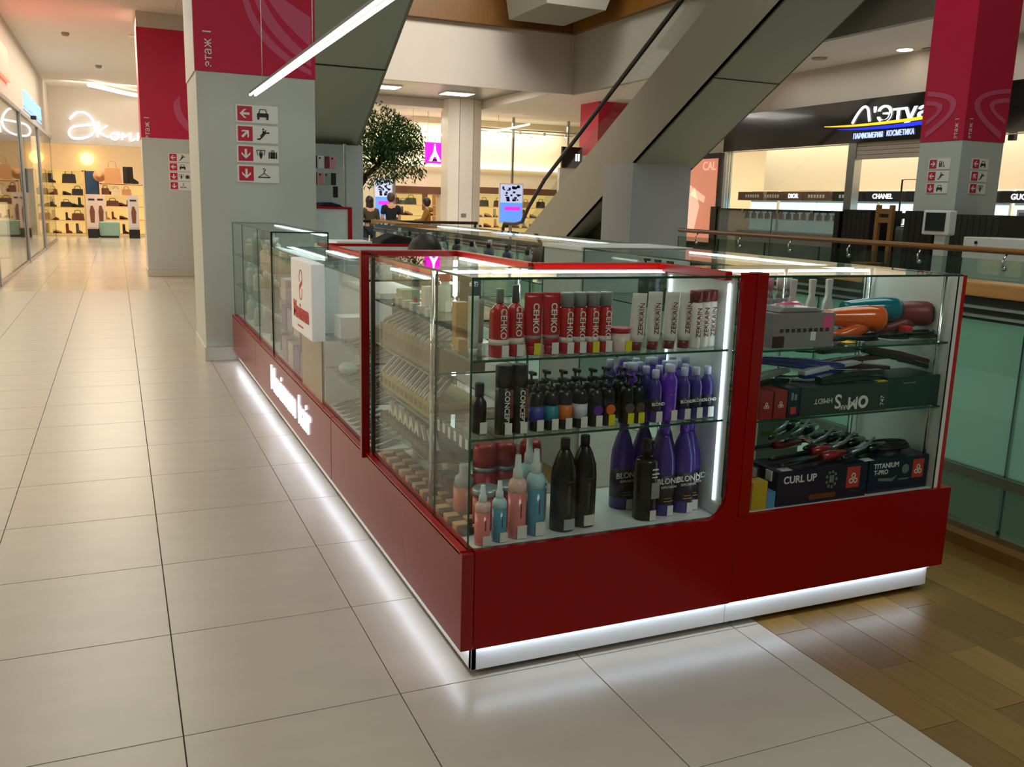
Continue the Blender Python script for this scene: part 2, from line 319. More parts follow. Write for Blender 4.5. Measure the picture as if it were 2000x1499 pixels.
def sign(label, p, w, h, ang, icons, rot='front', group='wayfinding plates on the columns'):
    """white plate with a red arrow square and dark pictograms; built facing -y (front) or -x (left), p = plate centre on the wall"""
    t = thing('wayfinding_sign', label, 'sign', p, group)
    b = MB(); b.box(-w / 2, -.008, -h / 2, w / 2, 0, h / 2); obj('plate', b, PRINT, t, local=True)
    q = h * .84; cx = -w / 2 + h * .52
    b = MB(); b.box(cx - q / 2, -.010, -q / 2, cx + q / 2, -.008, q / 2); obj('arrow_square', b, M('sign_red', (200, 24, 60), .45), t, local=True)
    b = MB(); b.prism([(cx + x, z) for x, z in arrow_pts(ang, q * .38)], 'y', -.0115, -.010); obj('arrow', b, PRINT, t, local=True)
    n = len(icons); x0 = -w / 2 + h * 1.04; ww = (w / 2 - x0) / max(n, 1.35)
    for i, k in enumerate(icons):
        b = MB(); c = x0 + ww * (i + .5)
        for poly in picto(k, min(h * .36, ww * .42)): b.prism([(c + x, z) for x, z in poly], 'y', -.0095, -.008)
        obj('pictogram', b, INK, t, local=True)
    if rot == 'left': t.rotation_euler = (0, 0, -PI / 2)
    return t
# ------------------------------------------------------------------ columns
def ribbon(pa, pb, y0, y1, mat, parent, ax='y'):
    n = min(len(pa), len(pb)); b = MB()
    for i in range(n - 1): b.prism([pa[i], pa[i + 1], pb[i + 1], pb[i]], ax, y0, y1)
    return obj('swoosh', b, mat, parent)
def bez(p0, p1, p2, n=14): return [tuple((1 - t) ** 2 * a + 2 * t * (1 - t) * b + t * t * c for a, b, c in zip(p0, p1, p2)) for t in [i / n for i in range(n + 1)]]
def column(x0, y0, x1, y1, zr, top, shaft_top=6.2):
    t = sgroup('column', (x0, y0, 0))
    b = MB(); b.box(x0, y0, .12, x1, y1, zr); obj('shaft', b, PILLAR, t, .006)
    b = MB(); b.box(x0 - .012, y0 - .012, 0, x1 + .012, y1 + .012, .12); obj('skirting', b, M('pale_skirting', (200, 196, 186), .4), t, .004)
    b = MB(); b.box(x0 - .006, y0 - .006, zr, x1 + .006, y1 + .006, top); obj('cladding', b, MAG, t, .004)
    if shaft_top > top:
        b = MB(); b.box(x0, y0, top, x1, y1, shaft_top); obj('column_head', b, PLASTER, t)
    return t
c1 = column(-.035, 5.75, .93, 6.75, 2.4, 4.35)
b = MB(); b.box(-.043, 5.76, 2.4, -.037, 6.74, 4.35); obj('side_panel', b, PILLAR, c1)
fy = (5.742, 5.7445)
ribbon(bez((.335, 3.1), (.36, 2.62), (.90, 2.43)), bez((.375, 3.1), (.42, 2.70), (.90, 2.47)), *fy, PINK, c1)
ribbon(bez((.42, 3.1), (.47, 2.74), (.90, 2.50)), bez((.48, 3.1), (.58, 2.80), (.90, 2.58)), *fy, PINK, c1)
ribbon(bez((.50, 3.1), (.62, 2.86), (.90, 2.66)), bez((.56, 3.1), (.74, 2.98), (.90, 2.90)), *fy, PINK, c1)
text('этаж 1', .095, .001, PRINT, (.065, 5.742, 2.58), FRONT, c1, spin=PI / 2)
for i, (a, ic, w) in enumerate(((0, ['car'], 'car'), (-PI * .75, ['escalator'], 'escalator'), (PI / 2, ['lift', 'case'], 'suitcase'), (PI / 2, ['hanger'], 'coat hanger'))):
    sign('white wayfinding plate with red arrow and %s pictogram on the near grey column' % w, (.44, 5.75, 2.085 - i * .163), .345, .142, a, ic)
c2 = column(-.235, 14.5, .78, 15.5, 2.34, 4.1, 4.4)
ribbon(bez((.30, 2.95), (.24, 2.62), (.62, 2.40)), bez((.40, 3.05), (.34, 2.70), (.72, 2.44)), 14.49, 14.4935, PINK, c2)
text('этаж 1', .12, .001, PRINT, (-.14, 14.49, 2.50), FRONT, c2, spin=PI / 2)
for i, (a, ic, w) in enumerate(((0, ['escalator'], 'escalator'), (0, ['car'], 'car'), (PI / 2, ['lift', 'case'], 'suitcase'), (PI / 2, ['hanger'], 'coat hanger'))):
    sign('small white wayfinding plate with red arrow and %s pictogram on the farther grey column' % w, (.345, 14.5, 2.03 - i * .158), .345, .142, a, ic)
c3 = column(9.24, 6.25, 9.99, 6.92, 2.37, 5.4, 6.2)
for s_ in (0, 1):
    if s_ == 0:
        ribbon(bez((6.88, 3.02), (5.95, 2.92), (6.84, 2.42)), bez((6.88, 2.96), (6.12, 2.88), (6.84, 2.50)), 9.229, 9.2325, PINK, c3, 'x')
        ribbon(bez((6.89, 2.90), (6.35, 2.86), (6.86, 2.58)), bez((6.89, 2.84), (6.50, 2.83), (6.86, 2.64)), 9.229, 9.2325, PINK, c3, 'x')
    else:
        ribbon(bez((9.97, 3.05), (8.78, 2.92), (9.90, 2.41)), bez((9.97, 2.99), (8.98, 2.90), (9.90, 2.50)), 6.239, 6.2425, PINK, c3)
        ribbon(bez((9.97, 2.93), (9.30, 2.88), (9.95, 2.60)), bez((9.97, 2.87), (9.46, 2.85), (9.95, 2.66)), 6.239, 6.2425, PINK, c3)
text('этаж 1', .085, .001, PRINT, (9.229, 6.36, 2.52), LEFT, c3, spin=PI / 2); text('этаж 1', .085, .001, PRINT, (9.34, 6.239, 2.52), FRONT, c3, spin=PI / 2)
for i, (a, ic, w, a2, ic2, w2) in enumerate(((PI, ['toilet'], 'toilet', 0, ['car'], 'car'), (0, ['escalator'], 'escalator', -PI / 4, ['escalator'], 'escalator'), (PI / 2, ['car'], 'car', 0, ['lift'], 'lift'))):
    sign('white plate with red arrow and %s pictogram, left face of the column across the atrium' % w, (9.24, 6.56, 2.08 - i * .155), .34, .135, a, ic, 'left')
    sign('white plate with red arrow and %s pictogram, right face of the column across the atrium' % w2, (9.60, 6.25, 2.085 - i * .155), .30, .135, a2, ic2)
c4 = column(13.1, 23.0, 14.3, 24.2, 3.0, 5.2, 6.4)
# white faceted column of the middle hall
t = sgroup('column', (10.3, 27.8, 0)); b = MB(); b.prism([(9.82, 27.6), (10.14, 27.35), (10.64, 27.35), (11.02, 27.6), (11.02, 28.3), (9.82, 28.3)], 'z', .0, 4.86); obj('shaft', b, M('white_column_cladding', (226, 220, 208), .35), t)
b = MB(); b.box(10.133, 27.344, 0, 10.147, 27.36, 4.86); b.box(10.633, 27.344, 0, 10.647, 27.36, 4.86); obj('joint', b, M('column_joint', (120, 116, 108), .6), t)
tag(obj('wall_socket', MB().box(10.24, 27.33, .93, 10.42, 27.35, 1.05), M('grey_socket', (120, 120, 116), .5)), 'small grey socket plate on the white middle column', 'socket')
# ------------------------------------------------------------------ escalators
def escalator(label, x0, x1, prof_top, prof_bot, yfoot, seams, rail):
    """side profile in (y, z); the truss rises towards smaller y"""
    t = thing('escalator', label, 'escalator', (x0, yfoot, 0))
    (ya, za), (yb, zb) = prof_top; (yc, zc), (yd, zd) = prof_bot
    b = MB(); b.prism([(ya, za), (yb, zb), (yd, zd), (yc, zc)], 'x', x0, x0 + .04); b.prism([(ya, za), (yb, zb), (yd, zd), (yc, zc)], 'x', x1 - .04, x1)
    obj('side_panel', b, ESC, t)
    b = MB(); n = Vector((0, zd - zc, yc - yd)).normalized() * -.03
    b.add([(x0, yc, zc), (x1, yc, zc), (x1, yd, zd), (x0, yd, zd), (x0, yc, zc + .08), (x1, yc, zc + .08), (x1, yd, zd + .08), (x0, yd, zd + .08)], [(0, 1, 2, 3), (7, 6, 5, 4), (0, 3, 7, 4), (1, 5, 6, 2), (0, 4, 5, 1), (3, 2, 6, 7)]); obj('soffit', b, ESCU, t)
    for s in seams:
        y = yc + (yd - yc) * s; z = zc + (zd - zc) * s; b = MB(); b.box(x0 + .02, y - .012, z - .01, x1 - .02, y + .012, z + .03); obj('panel_seam', b, DARK, t)
    b = MB(); ns = int(abs(yb - ya) / .4); 
    for i in range(ns):
        y = ya + (yb - ya) * i / ns; z = za + (zb - za) * i / ns - .35
        b.box(x0 + .2, y - .4, z - .25, x1 - .2, y, z + .2)
    obj('step', b, DGREY, t)['kind'] = 'stuff'
    sl = (zb - za) / (yb - ya)
    for x in (x0 + .10, x1 - .10):
        b = MB(); h = rail
        b.prism([(ya + .9, 0.05), (ya + .9, h), (ya, h + .05), (yb, zb + h), (yb, zb), (ya, za)], 'x', x - .006, x + .006); obj('balustrade_glass', b, glass('balustrade_glass', (.92, .96, .94)), t)
        pts = [(x, ya + 1.5, h * .62), (x, ya + 1.62, h * .8), (x, ya + 1.5, h), (x, ya + .7, h), (x, ya + .25, h + .07), (x, ya - .15, h + .2 + za - .3)] + [(x, ya + (yb - ya) * k / 12, za + (zb - za) * k / 12 + h) for k in range(1, 13)]
        b = MB(); b.tube(pts, .05, 8); obj('handrail', b, RUB, t)
    return t
e2 = escalator('pale grey-green escalator with black handrail rising to the right beside the red column', 9.52, 11.06, ((20.5, .58), (7.2, 8.05)), ((18.9, 0.0), (7.2, 6.55)), 20.5, (.35, .58), .87)
e1 = escalator('dark grey escalator soffit rising overhead behind the near column', 1.10, 2.63, ((16.4, .58), (4.2, 7.6)), ((14.9, 0.0), (4.2, 6.13)), 16.4, (.5,), .87)
b = MB(); b.box(9.48, 14.72, 0, 10.95, 16.0, 2.35); struct('pillar', b, M('grey_support_wall', (150, 154, 156), .6, var=.03))
b = MB(); b.box(1.1, 10.8, 0, 2.62, 12.2, 2.17); struct('pillar', b, M('grey_support_wall', ()))
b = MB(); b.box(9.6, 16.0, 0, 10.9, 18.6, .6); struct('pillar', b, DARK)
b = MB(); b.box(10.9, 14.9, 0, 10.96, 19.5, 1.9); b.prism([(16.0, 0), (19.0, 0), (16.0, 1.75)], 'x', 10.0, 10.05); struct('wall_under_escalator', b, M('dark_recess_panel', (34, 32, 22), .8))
# ------------------------------------------------------------------ hanging double line lamp
t = thing('linear_pendant_lamp', 'long double-line white pendant lamp hanging over the kiosk', 'lamp', (.37, 3.2, 2.21))
b = MB(); b.box(.345, .6, 2.212, .395, 5.45, 2.232); obj('housing', b, M('grey_lamp_housing', (96, 98, 94), .5), t)
for x in (.350, .390):
    b = MB(); b.box(x - .007, .6, 2.200, x + .007, 5.45, 2.212); obj('light_tube', b, M('pendant_tube_light', (250, 250, 240), .5, emit=5., ecol=(248, 252, 240), var=0), t)
for y in (1.2, 3.0, 4.9):
    b = MB(); b.tube([(.37, y, 2.232), (.37, y, 4.35)], .0025, 5); obj('suspension_wire', b, CHROME, t)
# ------------------------------------------------------------------ balustrades round the atrium
t = thing('balustrade', 'near glass balustrade with thick wooden handrail to the right of the kiosk', 'balustrade', (2.68, 0, 0))
b = MB(); b.box(2.63, -3.5, 1.075, 2.78, 10.4, 1.135); obj('handrail', b, M('oak_handrail', (190, 140, 70), .35, var=.2, scale=5, stretch=(8, 1, 8)), t, .008)
b = MB(); b.box(2.69, -3.5, .97, 2.73, 10.4, 1.075); obj('top_channel', b, BLACK, t)
b = MB(); b.box(2.66, -3.5, 1.022, 2.69, 10.4, 1.034); b.box(2.66, -3.5, .985, 2.69, 10.4, .997); obj('steel_line', b, STEEL, t)
FG = glass('green_balustrade_glass', (.80, .93, .87), 1.4, haze=.55, hazecol=(160, 205, 186))
for i in range(-3, 7):
    y0 = .205 + i * 1.2; b = MB(); b.pane(2.70, y0 + .004, .325, 2.716, y0 + 1.196, .97); obj('glass_panel', b, [FG, GE], t)
    b = MB(); b.pane(2.70, y0 + .004, .06, 2.716, y0 + 1.196, .28); obj('lower_glass_panel', b, [glass('lower_green_glass', (.6, .72, .62), 1., haze=.35, hazecol=(96, 120, 92)), GE], t)
b = MB(); b.box(2.685, -3.5, .28, 2.73, 10.4, .325); obj('middle_channel', b, M('grey_channel', (120, 132, 122), .5, .2), t)
b = MB(); b.box(2.67, -3.5, .05, 2.74, 10.4, .075); obj('base_channel', b, STEEL, t)
b = MB(); b.box(2.60, -3.5, -.001, 2.78, 10.4, .05); obj('base_curb', b, M('oak_curb', (150, 112, 58), .4, var=.2), t)
t = thing('balustrade', 'far glass balustrade with brown wooden handrail across the atrium', 'balustrade', (8.25, 6, 0))
b = MB(); b.tube([(8.25, -3, 1.05), (8.25, 11.0, 1.05)], .035, 10); obj('handrail', b, WOODR, t)
for i in range(12):
    y0 = -2.9 + i * 1.16
    b = MB(); b.pane(8.23, y0, .05, 8.245, y0 + 1.14, .95); obj('glass_panel', b, [glass('far_rail_glass', (.8, .9, .85), 1.2, haze=.12, hazecol=(60, 70, 62)), GE], t)
    b = MB(); b.tube([(8.235, y0 + .57, .86), (8.20, y0 + .57, .87), (8.19, y0 + .57, .95), (8.25, y0 + .57, 1.03)], .012, 6); b.ball((8.225, y0 + .57, .86), .03, 8, 6); obj('rail_bracket', b, CHROME, t)
b = MB(); b.box(8.2, -3, -.3, 8.35, 11, .05); obj('base_channel', b, DGREY, t)
t = thing('balustrade', 'dark railing with slim handrail in front of the three shoppers', 'balustrade', (5, 15, 0))
b = MB(); b.tube([(2.8, 15, 1.01), (6.05, 15, 1.01)], .03, 8); obj('handrail', b, M('dark_handrail', (60, 34, 22), .4), t)
for x in (2.9, 4.45, 6.0):
    b = MB(); b.box(x - .02, 14.98, 0, x + .02, 15.02, 1.0); obj('rail_post', b, DGREY, t)
for x in (2.92, 4.47):
    b = MB(); b.pane(x, 14.995, .08, x + 1.5, 15.007, .95); obj('glass_panel', b, [GL, GE], t)
# ------------------------------------------------------------------ left shop fronts
t = sgroup('window_1', (-2.33, 14, 0))
for i, y in enumerate((-5.0, .0, 4.5, 8.6, 12.9, 18.0, 22.6)):
    y1 = (.0, 4.5, 8.6, 12.9, 18.0, 22.6, 27.4)[i]
    b = MB(); b.pane(-2.345, y + .05, .06, -2.333, y1 - .05, 2.9); obj('pane', b, [GL, GE], t)
    b = MB(); b.box(-2.37, y - .05, 0, -2.30, y + .05, 2.93); obj('post', b, STEEL, t)
b = MB(); b.box(-2.38, -5, 0, -2.31, 27.4, .05); obj('sill', b, STEEL, t)
b = MB(); b.box(-2.38, -5, 2.88, -2.30, 27.5, 2.95); obj('header_rail', b, STEEL, t)
t = thing('neon_sign', 'red glowing shop sign fragment high on the left wall', 'sign', (-2.32, 15.6, 3.5))
b = MB(); b.prism([(14.0, 3.25), (16.3, 3.25), (16.1, 3.78), (14.0, 3.78)], 'x', -2.33, -2.27); obj('panel', b, M('red_sign_light', (255, 120, 100), .5, emit=2.2, ecol=(255, 100, 80), var=0), t)
t = thing('neon_sign', 'blue-white glowing shop sign letters on the left wall', 'sign', (-2.32, 21.4, 3.24))
b = MB(); b.box(-2.33, 19.1, 3.05, -2.31, 23.9, 3.08); obj('base_bar', b, M('blue_sign_light', (140, 190, 255), .5, emit=1.6, ecol=(110, 165, 255), var=0), t)
# strokes of the unreadable blue word
for i, y in enumerate((19.3, 19.85, 20.4, 20.95, 21.6, 22.2, 22.8, 23.4)):
    b = MB(); b.box(-2.33, y, 3.12, -2.28, y + .14, 3.42)
    if i % 2 == 0: b.box(-2.33, y + .14, 3.36, -2.28, y + .4, 3.42)
    if i % 3 != 1: b.box(-2.33, y + .14, 3.12, -2.28, y + .36, 3.18)
    obj('letter', b, _mc['blue_sign_light'], t)
tag(obj('security_camera', MB().box(-2.33, 20.9, 2.96, -2.22, 21.05, 3.04), BLACK), 'tiny black camera on the left wall under the blue sign', 'camera')
# left shop goods
def shelf_unit(label, x0, y0, x1, y1, h, levels, mat, back=True, cat='shelf', ax='y'):
    t = thing('shelf_unit', label, cat, ((x0 + x1) / 2, (y0 + y1) / 2, 0))
    w = .04
    b = MB()
    if ax == 'y': b.box(x0, y0, 0, x0 + w, y1, h); b.box(x1 - w, y0, 0, x1, y1, h)
    else: b.box(x0, y0, 0, x1, y0 + w, h); b.box(x0, y1 - w, 0, x1, y1, h)
    b.box(x0, y0, h - w, x1, y1, h); obj('frame', b, mat, t)
    if back:
        b = MB()
        if ax == 'y': b.box(x0, y1 - .02, 0, x1, y1, h)
        else: b.box(x0, y0, 0, x0 + .02, y1, h)
        obj('back_panel', b, M('lit_shelf_back', (250, 226, 150), .7, emit=.55, ecol=(255, 220, 140), var=.02), t)
    for z in levels:
        b = MB(); b.box(x0 + w, y0, z - .03, x1 - w, y1, z); obj('shelf', b, mat, t)
    return t
GOLDW = M('pale_gold_wood', (214, 180, 110), .5)
shelf_unit('yellow-lit shelf unit with bags and shoes in the far shop, beside the glass wall', -2.75, 30.5, -1.62, 30.95, 2.1, (.08, .5, .92, 1.3, 1.68), GOLDW)
shelf_unit('warm wooden shelf unit with shoes and bags in the far shop, beside the grey column', -1.15, 30.5, .9, 30.95, 1.72, (.08, .55, .98, 1.35, 1.7), M('peach_shelf', (232, 190, 150), .6))
GC = {}
def bag(label, p, w, h, mat, d=.14, group='bags and shoes on far shop shelves'):
    t = thing('handbag', label, 'bag', p, group); h = h if p[2] > 1.6 else min(h, .325 if p[1] < 31 else .355)
    b = MB(); b.prism([(-w / 2, 0), (w / 2, 0), (w * .44, h * .66), (w * .3, h * .7), (-w * .3, h * .7), (-w * .44, h * .66)], 'y', -d / 2, d / 2); obj('body', b, mat, t, .008, local=True)
    b = MB(); b.tube([(-w * .25, 0, h * .68), (-w * .2, 0, h * .95), (0, 0, h), (w * .2, 0, h * .95), (w * .25, 0, h * .68)], .012, 6); obj('handle', b, mat, t, local=True); return t
def shoe(label, p, mat, boot=False, s=1., rz=0., group='bags and shoes on far shop shelves'):
    t = thing('boot' if boot else 'shoe', label, 'boot' if boot else 'shoe', p, group); s = min(s, .76) if boot and p[2] < 1.6 else s
    if boot: pr = [(-.12, .02), (.13, .02), (.14, .06), (.0, .14), (-.01, .42), (-.12, .42)]
    else: pr = [(-.11, .07), (.05, .02), (.14, .015), (.14, .05), (.04, .09), (-.02, .12), (-.12, .13)]
    b = MB(); b.prism([(x * s, z * s) for x, z in pr], 'y', -.04, .04); obj('upper', b, mat, t, .01, local=True)
    b = MB(); b.prism([(-.12 * s, 0), (-.08 * s, 0), (-.07 * s, .07 * s), (.05 * s, .02 * s), (.13 * s, 0), (.14 * s, .02 * s), (.05 * s, .035 * s), (-.12 * s, .08 * s)], 'y', -.042, .042); obj('sole', b, BLACK, t, local=True)
    t.rotation_euler = (0, 0, rz); return t
LB = M('black_leather', (26, 22, 22), .45); LBR = M('brown_leather', (96, 52, 28), .5); LT = M('tan_leather', (190, 140, 96), .55); LG = M('olive_leather', (70, 74, 50), .55); LW = M('cream_leather', (210, 196, 168), .55)
A = 'in the yellow-lit shelf unit'
bag('black handbag on the top shelf %s' % A, (-2.05, 30.62, 1.68), .42, .42, LB); shoe('black tall boot on the top shelf %s' % A, (-2.55, 30.65, 1.68), LB, True, .85)
shoe('black high shoe tilted on the second shelf %s' % A, (-2.15, 30.65, 1.30), LB); bag('black square bag on the second shelf %s' % A, (-1.82, 30.62, 1.30), .36, .30, LB); bag('dark small bag at the glass end, second shelf %s' % A, (-2.55, 30.62, 1.30), .30, .27, LBR)
bag('black clutch on the third shelf %s' % A, (-2.18, 30.62, .92), .34, .24, LB); shoe('black shoe on the third shelf %s' % A, (-1.92, 30.62, .92), LB, rz=.3); shoe('pair-less black boot on the third shelf %s' % A, (-1.74, 30.65, .92), LB, True, .75); shoe('grey boot at the glass end, third shelf %s' % A, (-2.56, 30.65, .92), LG, True, .8)
bag('brown handbag on the fourth shelf %s' % A, (-1.86, 30.62, .5), .38, .36, LBR); shoe('dark ankle boot on the fourth shelf %s' % A, (-2.15, 30.65, .5), LB, True, .6); shoe('brown boot at the glass end, fourth shelf %s' % A, (-2.52, 30.65, .5), LBR, True, .8)
shoe('red ankle boot on the bottom shelf %s' % A, (-2.15, 30.65, .08), M('dark_red_leather', (110, 22, 24), .5), True, .75); shoe('olive boot on the bottom shelf %s' % A, (-1.85, 30.65, .08), LG, True, .8); shoe('tan shoe on the bottom shelf %s' % A, (-2.5, 30.65, .08), LT)
A = 'of the peach wooden shelf unit'
bag('large straw tote bag on top %s' % A, (-.75, 30.66, 1.72), .52, .72, LT, .2); shoe('black tall boot standing on top %s' % A, (-.28, 30.7, 1.72), LB, True, 1.3); shoe('second black tall boot standing on top %s' % A, (-.14, 30.66, 1.72), LB, True, 1.3, .5)
bag('brown bag on the first shelf %s' % A, (-1.0, 30.62, 1.35), .26, .3, LBR); bag('cream hat-shaped bag on the first shelf %s' % A, (-.68, 30.62, 1.35), .3, .26, LW); bag('tan bag on the first shelf %s' % A, (-.36, 30.62, 1.35), .3, .28, LT); shoe('black shoe behind the cream bag, first shelf %s' % A, (-.85, 30.8, 1.35), LB)
bag('brown pouch on the second shelf %s' % A, (-.8, 30.62, .98), .4, .26, LBR); shoe('brown shoe on the second shelf %s' % A, (-.5, 30.62, .98), LBR); bag('black ring-handled bag on the second shelf %s' % A, (-.25, 30.62, .98), .26, .34, LB)
shoe('tan boot on the third shelf %s' % A, (-.98, 30.65, .55), LT, True, .6); shoe('brown boot on the third shelf %s' % A, (-.78, 30.65, .55), LBR, True, .6); shoe('brown low shoe on the third shelf %s' % A, (-.5, 30.65, .55), LBR)
shoe('black long boot on the bottom shelf %s' % A, (-.45, 30.65, .08), LB, True, 1.0); shoe('second black long boot on the bottom shelf %s' % A, (-.25, 30.65, .08), LB, True, 1.0, .4)
def poster_stand(label, x, y, w, h, mat):
    t = thing('poster_stand', label, 'poster', (x, y, 0)); b = MB(); b.box(x - w / 2, y - .03, .28, x + w / 2, y + .03, h); obj('poster_panel', b, mat, t)
    b = MB(); b.box(x - w / 2, y - .12, 0, x + w / 2, y + .12, .28); obj('base', b, BLACK, t)
    b = MB(); b.prism([(x - .05, h * .35), (x + .06, h * .35), (x + .08, h * .62), (x + .03, h * .74), (x - .03, h * .74), (x - .07, h * .6)], 'y', y - .036, y - .03); obj('figure_print', b, M('brown_print', (120, 70, 50), .6), t)
    b = MB(); b.box(x - w * .3, y - .036, h * .86, x + w * .3, y - .03, h * .9); obj('headline_print', b, DGREY, t); return t
PP = M('poster_paper', (226, 206, 196), .6)
poster_stand('white poster stand with standing figure print in front of the yellow-lit shelves', -1.40, 29.2, .30, 1.35, PP); poster_stand('white poster stand with figure print beside the grey column in the far shop', -.2, 29.2, .32, 1.35, M('poster_paper_grey', (214, 206, 206), .6)); poster_stand('pink poster stand behind the front one in the far shop', -1.16, 29.9, .28, 1.35, PP)
t = thing('pouf', 'pale teal upholstered pouf in the far shop', 'pouf', (-.9, 29.6, 0)); b = MB(); b.box(-1.22, 29.3, .06, -.62, 29.85, .50); obj('cushion', b, M('teal_fabric', (140, 176, 160), .9), t, .04); b = MB(); b.box(-1.18, 29.34, 0, -.66, 29.8, .06); obj('plinth', b, DGREY, t)
t = thing('glass_display_panel', 'blue-grey mirrored display panel between the two far shelf units', 'display', (-1.35, 31.2, 0)); b = MB(); b.box(-1.58, 31.1, 0, -1.2, 31.2, 2.1); obj('mirror', b, M('blue_mirror', (120, 150, 190), .1, .9), t); b = MB(); b.box(-1.6, 31.09, 0, -1.57, 31.21, 2.12); b.box(-1.21, 31.09, 0, -1.18, 31.21, 2.12); obj('frame', b, DGREY, t)
t = thing('hat', 'round straw hat hanging between the far shelf units', 'hat', (-1.15, 30.95, 1.95)); b = MB(); b.lathe([(.2, 0), (.2, .015), (.11, .03), (.1, .1), (.05, .13)], 16); obj('hat_body', b, LT, t, local=True); t.rotation_euler = (1.3, 0, 0)
t = thing('wall_lamp', 'warm glowing wall lamp above the far shelves', 'lamp', (-1.55, 33.3, 2.55)); b = MB(); b.ball((0, 0, 0), .22, 14, 10); obj('globe', b, M('warm_globe_light', (255, 214, 140), .5, emit=4., ecol=(255, 200, 110), var=0), t, local=True); b = MB(); b.box(-.04, 0, -.04, .04, .2, .04); obj('bracket', b, STEEL, t, local=True)
t = thing('arc_ceiling_lamp', 'curved white ceiling lamp above the script shop sign', 'lamp', (0.2, 25.6, 4.2))
pa = [(-1.2 + 1.7 * i / 14, 25.1 + 2.2 * math.sin(PI / 2 * i / 14) ** 1.2, 4.22) for i in range(15)]
b = MB(); b.tube(pa, .055, 8); obj('light_tube', b, M('arc_lamp_light', (255, 246, 230), .5, emit=2.5, var=0), t); b = MB(); b.tube([(pa[3]), (pa[3][0], pa[3][1], 4.36)], .01, 5); b.tube([pa[11], (pa[11][0], pa[11][1], 4.36)], .01, 5); obj('suspension_wire', b, STEEL, t)
# script sign of the far shop
t = thing('shop_sign', 'white glowing script sign on the beige header of the far shop', 'sign', (-.6, 27.6, 3.3))
def stroke(pts, r, parent, name='script_letter', mat=SIGNL, y=27.53):
    b = MB(); b.tube([(x, y, z) for x, z in pts], r, 8); return obj(name, b, mat, parent)
def cat(pts, n=5):
    o = []
    for i in range(len(pts) - 1):
        p0, p1, p2, p3 = pts[max(i - 1, 0)], pts[i], pts[i + 1], pts[min(i + 2, len(pts) - 1)]
        for k in range(n):
            s = k / n; o.append(tuple(.5 * ((2 * b) + (-a + c) * s + (2 * a - 5 * b + 4 * c - d) * s * s + (-a + 3 * b - 3 * c + d) * s ** 3) for a, b, c, d in zip(p0, p1, p2, p3)))
    return o + [pts[-1]]
def px_e(u, v): return (-1.87 + (u - 132) * .0139, 3.66 - (v - 228) * .0166 + (u - 132) * .0006)
E_ = [(137, 240), (150, 229), (168, 229), (180, 240), (184, 254), (176, 266), (158, 272), (140, 271), (134, 262), (142, 253), (160, 250), (184, 248)]
stroke(cat([px_e(*p) for p in E_]), .030, t)
for L_ in ([(192, 243), (190, 256), (188, 270)], [(208, 250), (192, 260), (200, 266), (210, 270)], [(220, 262), (214, 266), (216, 272), (225, 273), (229, 266), (222, 262), (232, 262)], [(238, 262), (236, 274)], [(237, 269), (248, 266), (253, 262)], [(254, 262), (252, 275), (262, 272)], [(268, 262), (266, 275)], [(268, 269), (280, 266)], [(284, 264), (281, 276)]):
    stroke(cat([px_e(*p) for p in L_]), .024, t)
# goods behind the left window
for i, (y, c, n) in enumerate(((14.4, (236, 232, 226), 'white'), (15.8, (222, 196, 176), 'peach'), (17.0, (230, 90, 60), 'orange-red'), (19.5, (228, 222, 210), 'cream'))):
    t = thing('display_stand', '%s display stand behind the left shop window' % n, 'display stand', (-3.0, y, 0)); b = MB(); b.box(-3.2, y - .25, 0, -2.8, y + .25, .9 + .25 * (i % 2)); obj('pedestal', b, M('stand_' + n.replace('-', '_'), c, .5), t, .01)
    for k in range(3):
        z = 1.05 + .25 * (i % 2) + k * .32; b = MB(); b.box(-3.15, y - .2, z, -2.85, y + .2, z + .02); b.box(-3.01, y - .21, z - .32, -2.99, y - .19, z); obj('tray', b, STEEL, t)
        b = MB(); b.box(-3.1, y - .15, z + .02, -2.9, y + .15, z + .12); obj('display_card', b, PRINT if k % 2 else PP, t)
shelf_unit('long white wall shelf inside the left shop', -6.5, 12, -6.1, 24, 2.2, (.5, 1.0, 1.5), WHITE, ax='x')
# ------------------------------------------------------------------ middle shop beyond the hall
t = sgroup('window_2', (10, 29.6, 0))
for i in range(5):
    x = 6.2 + i * 2.3
    b = MB(); b.pane(x + .04, 29.6, .05, x + 2.26, 29.615, 4.5); obj('pane', b, [GL, GE], t)
    b = MB(); b.box(x - .04, 29.56, 0, x + .04, 29.66, 4.6); obj('post', b, STEEL, t)
b = MB(); b.box(6.0, 31.5, 0, 17.5, 31.7, 4.6); struct('wall_back', b, CREAM)
b = MB(); b.box(6.0, 31.3, 2.75, 17.5, 31.5, 2.9); struct('trim_5', b, M('lit_cornice', (255, 240, 214), .6, emit=1.4, ecol=(255, 236, 200), var=0))
t = thing('lit_sign', 'magenta illuminated sign with white tower emblem, beside the white column', 'sign', (9.9, 29.4, 3.1))
b = MB(); b.box(9.60, 29.4, 2.78, 10.28, 29.48, 3.52); obj('panel', b, M('magenta_sign_light', (240, 10, 220), .5, emit=1.7, ecol=(240, 8, 215), var=0), t)
b = MB(); b.prism([(9.72, 2.86), (9.84, 2.86), (9.90, 3.02), (10.00, 3.02), (10.06, 2.86), (10.18, 2.86), (10.00, 3.20), (9.965, 3.46), (9.935, 3.46), (9.90, 3.20)], 'y', 29.385, 29.4); obj('tower_emblem', b, M('white_emblem_light', (255, 255, 255), .5, emit=2.5, var=0), t)
b = MB(); b.prism(arc(9.95, 2.86, .10, 0, 180, 8), 'y', 29.375, 29.385); obj('emblem_base', b, BLACK, t)
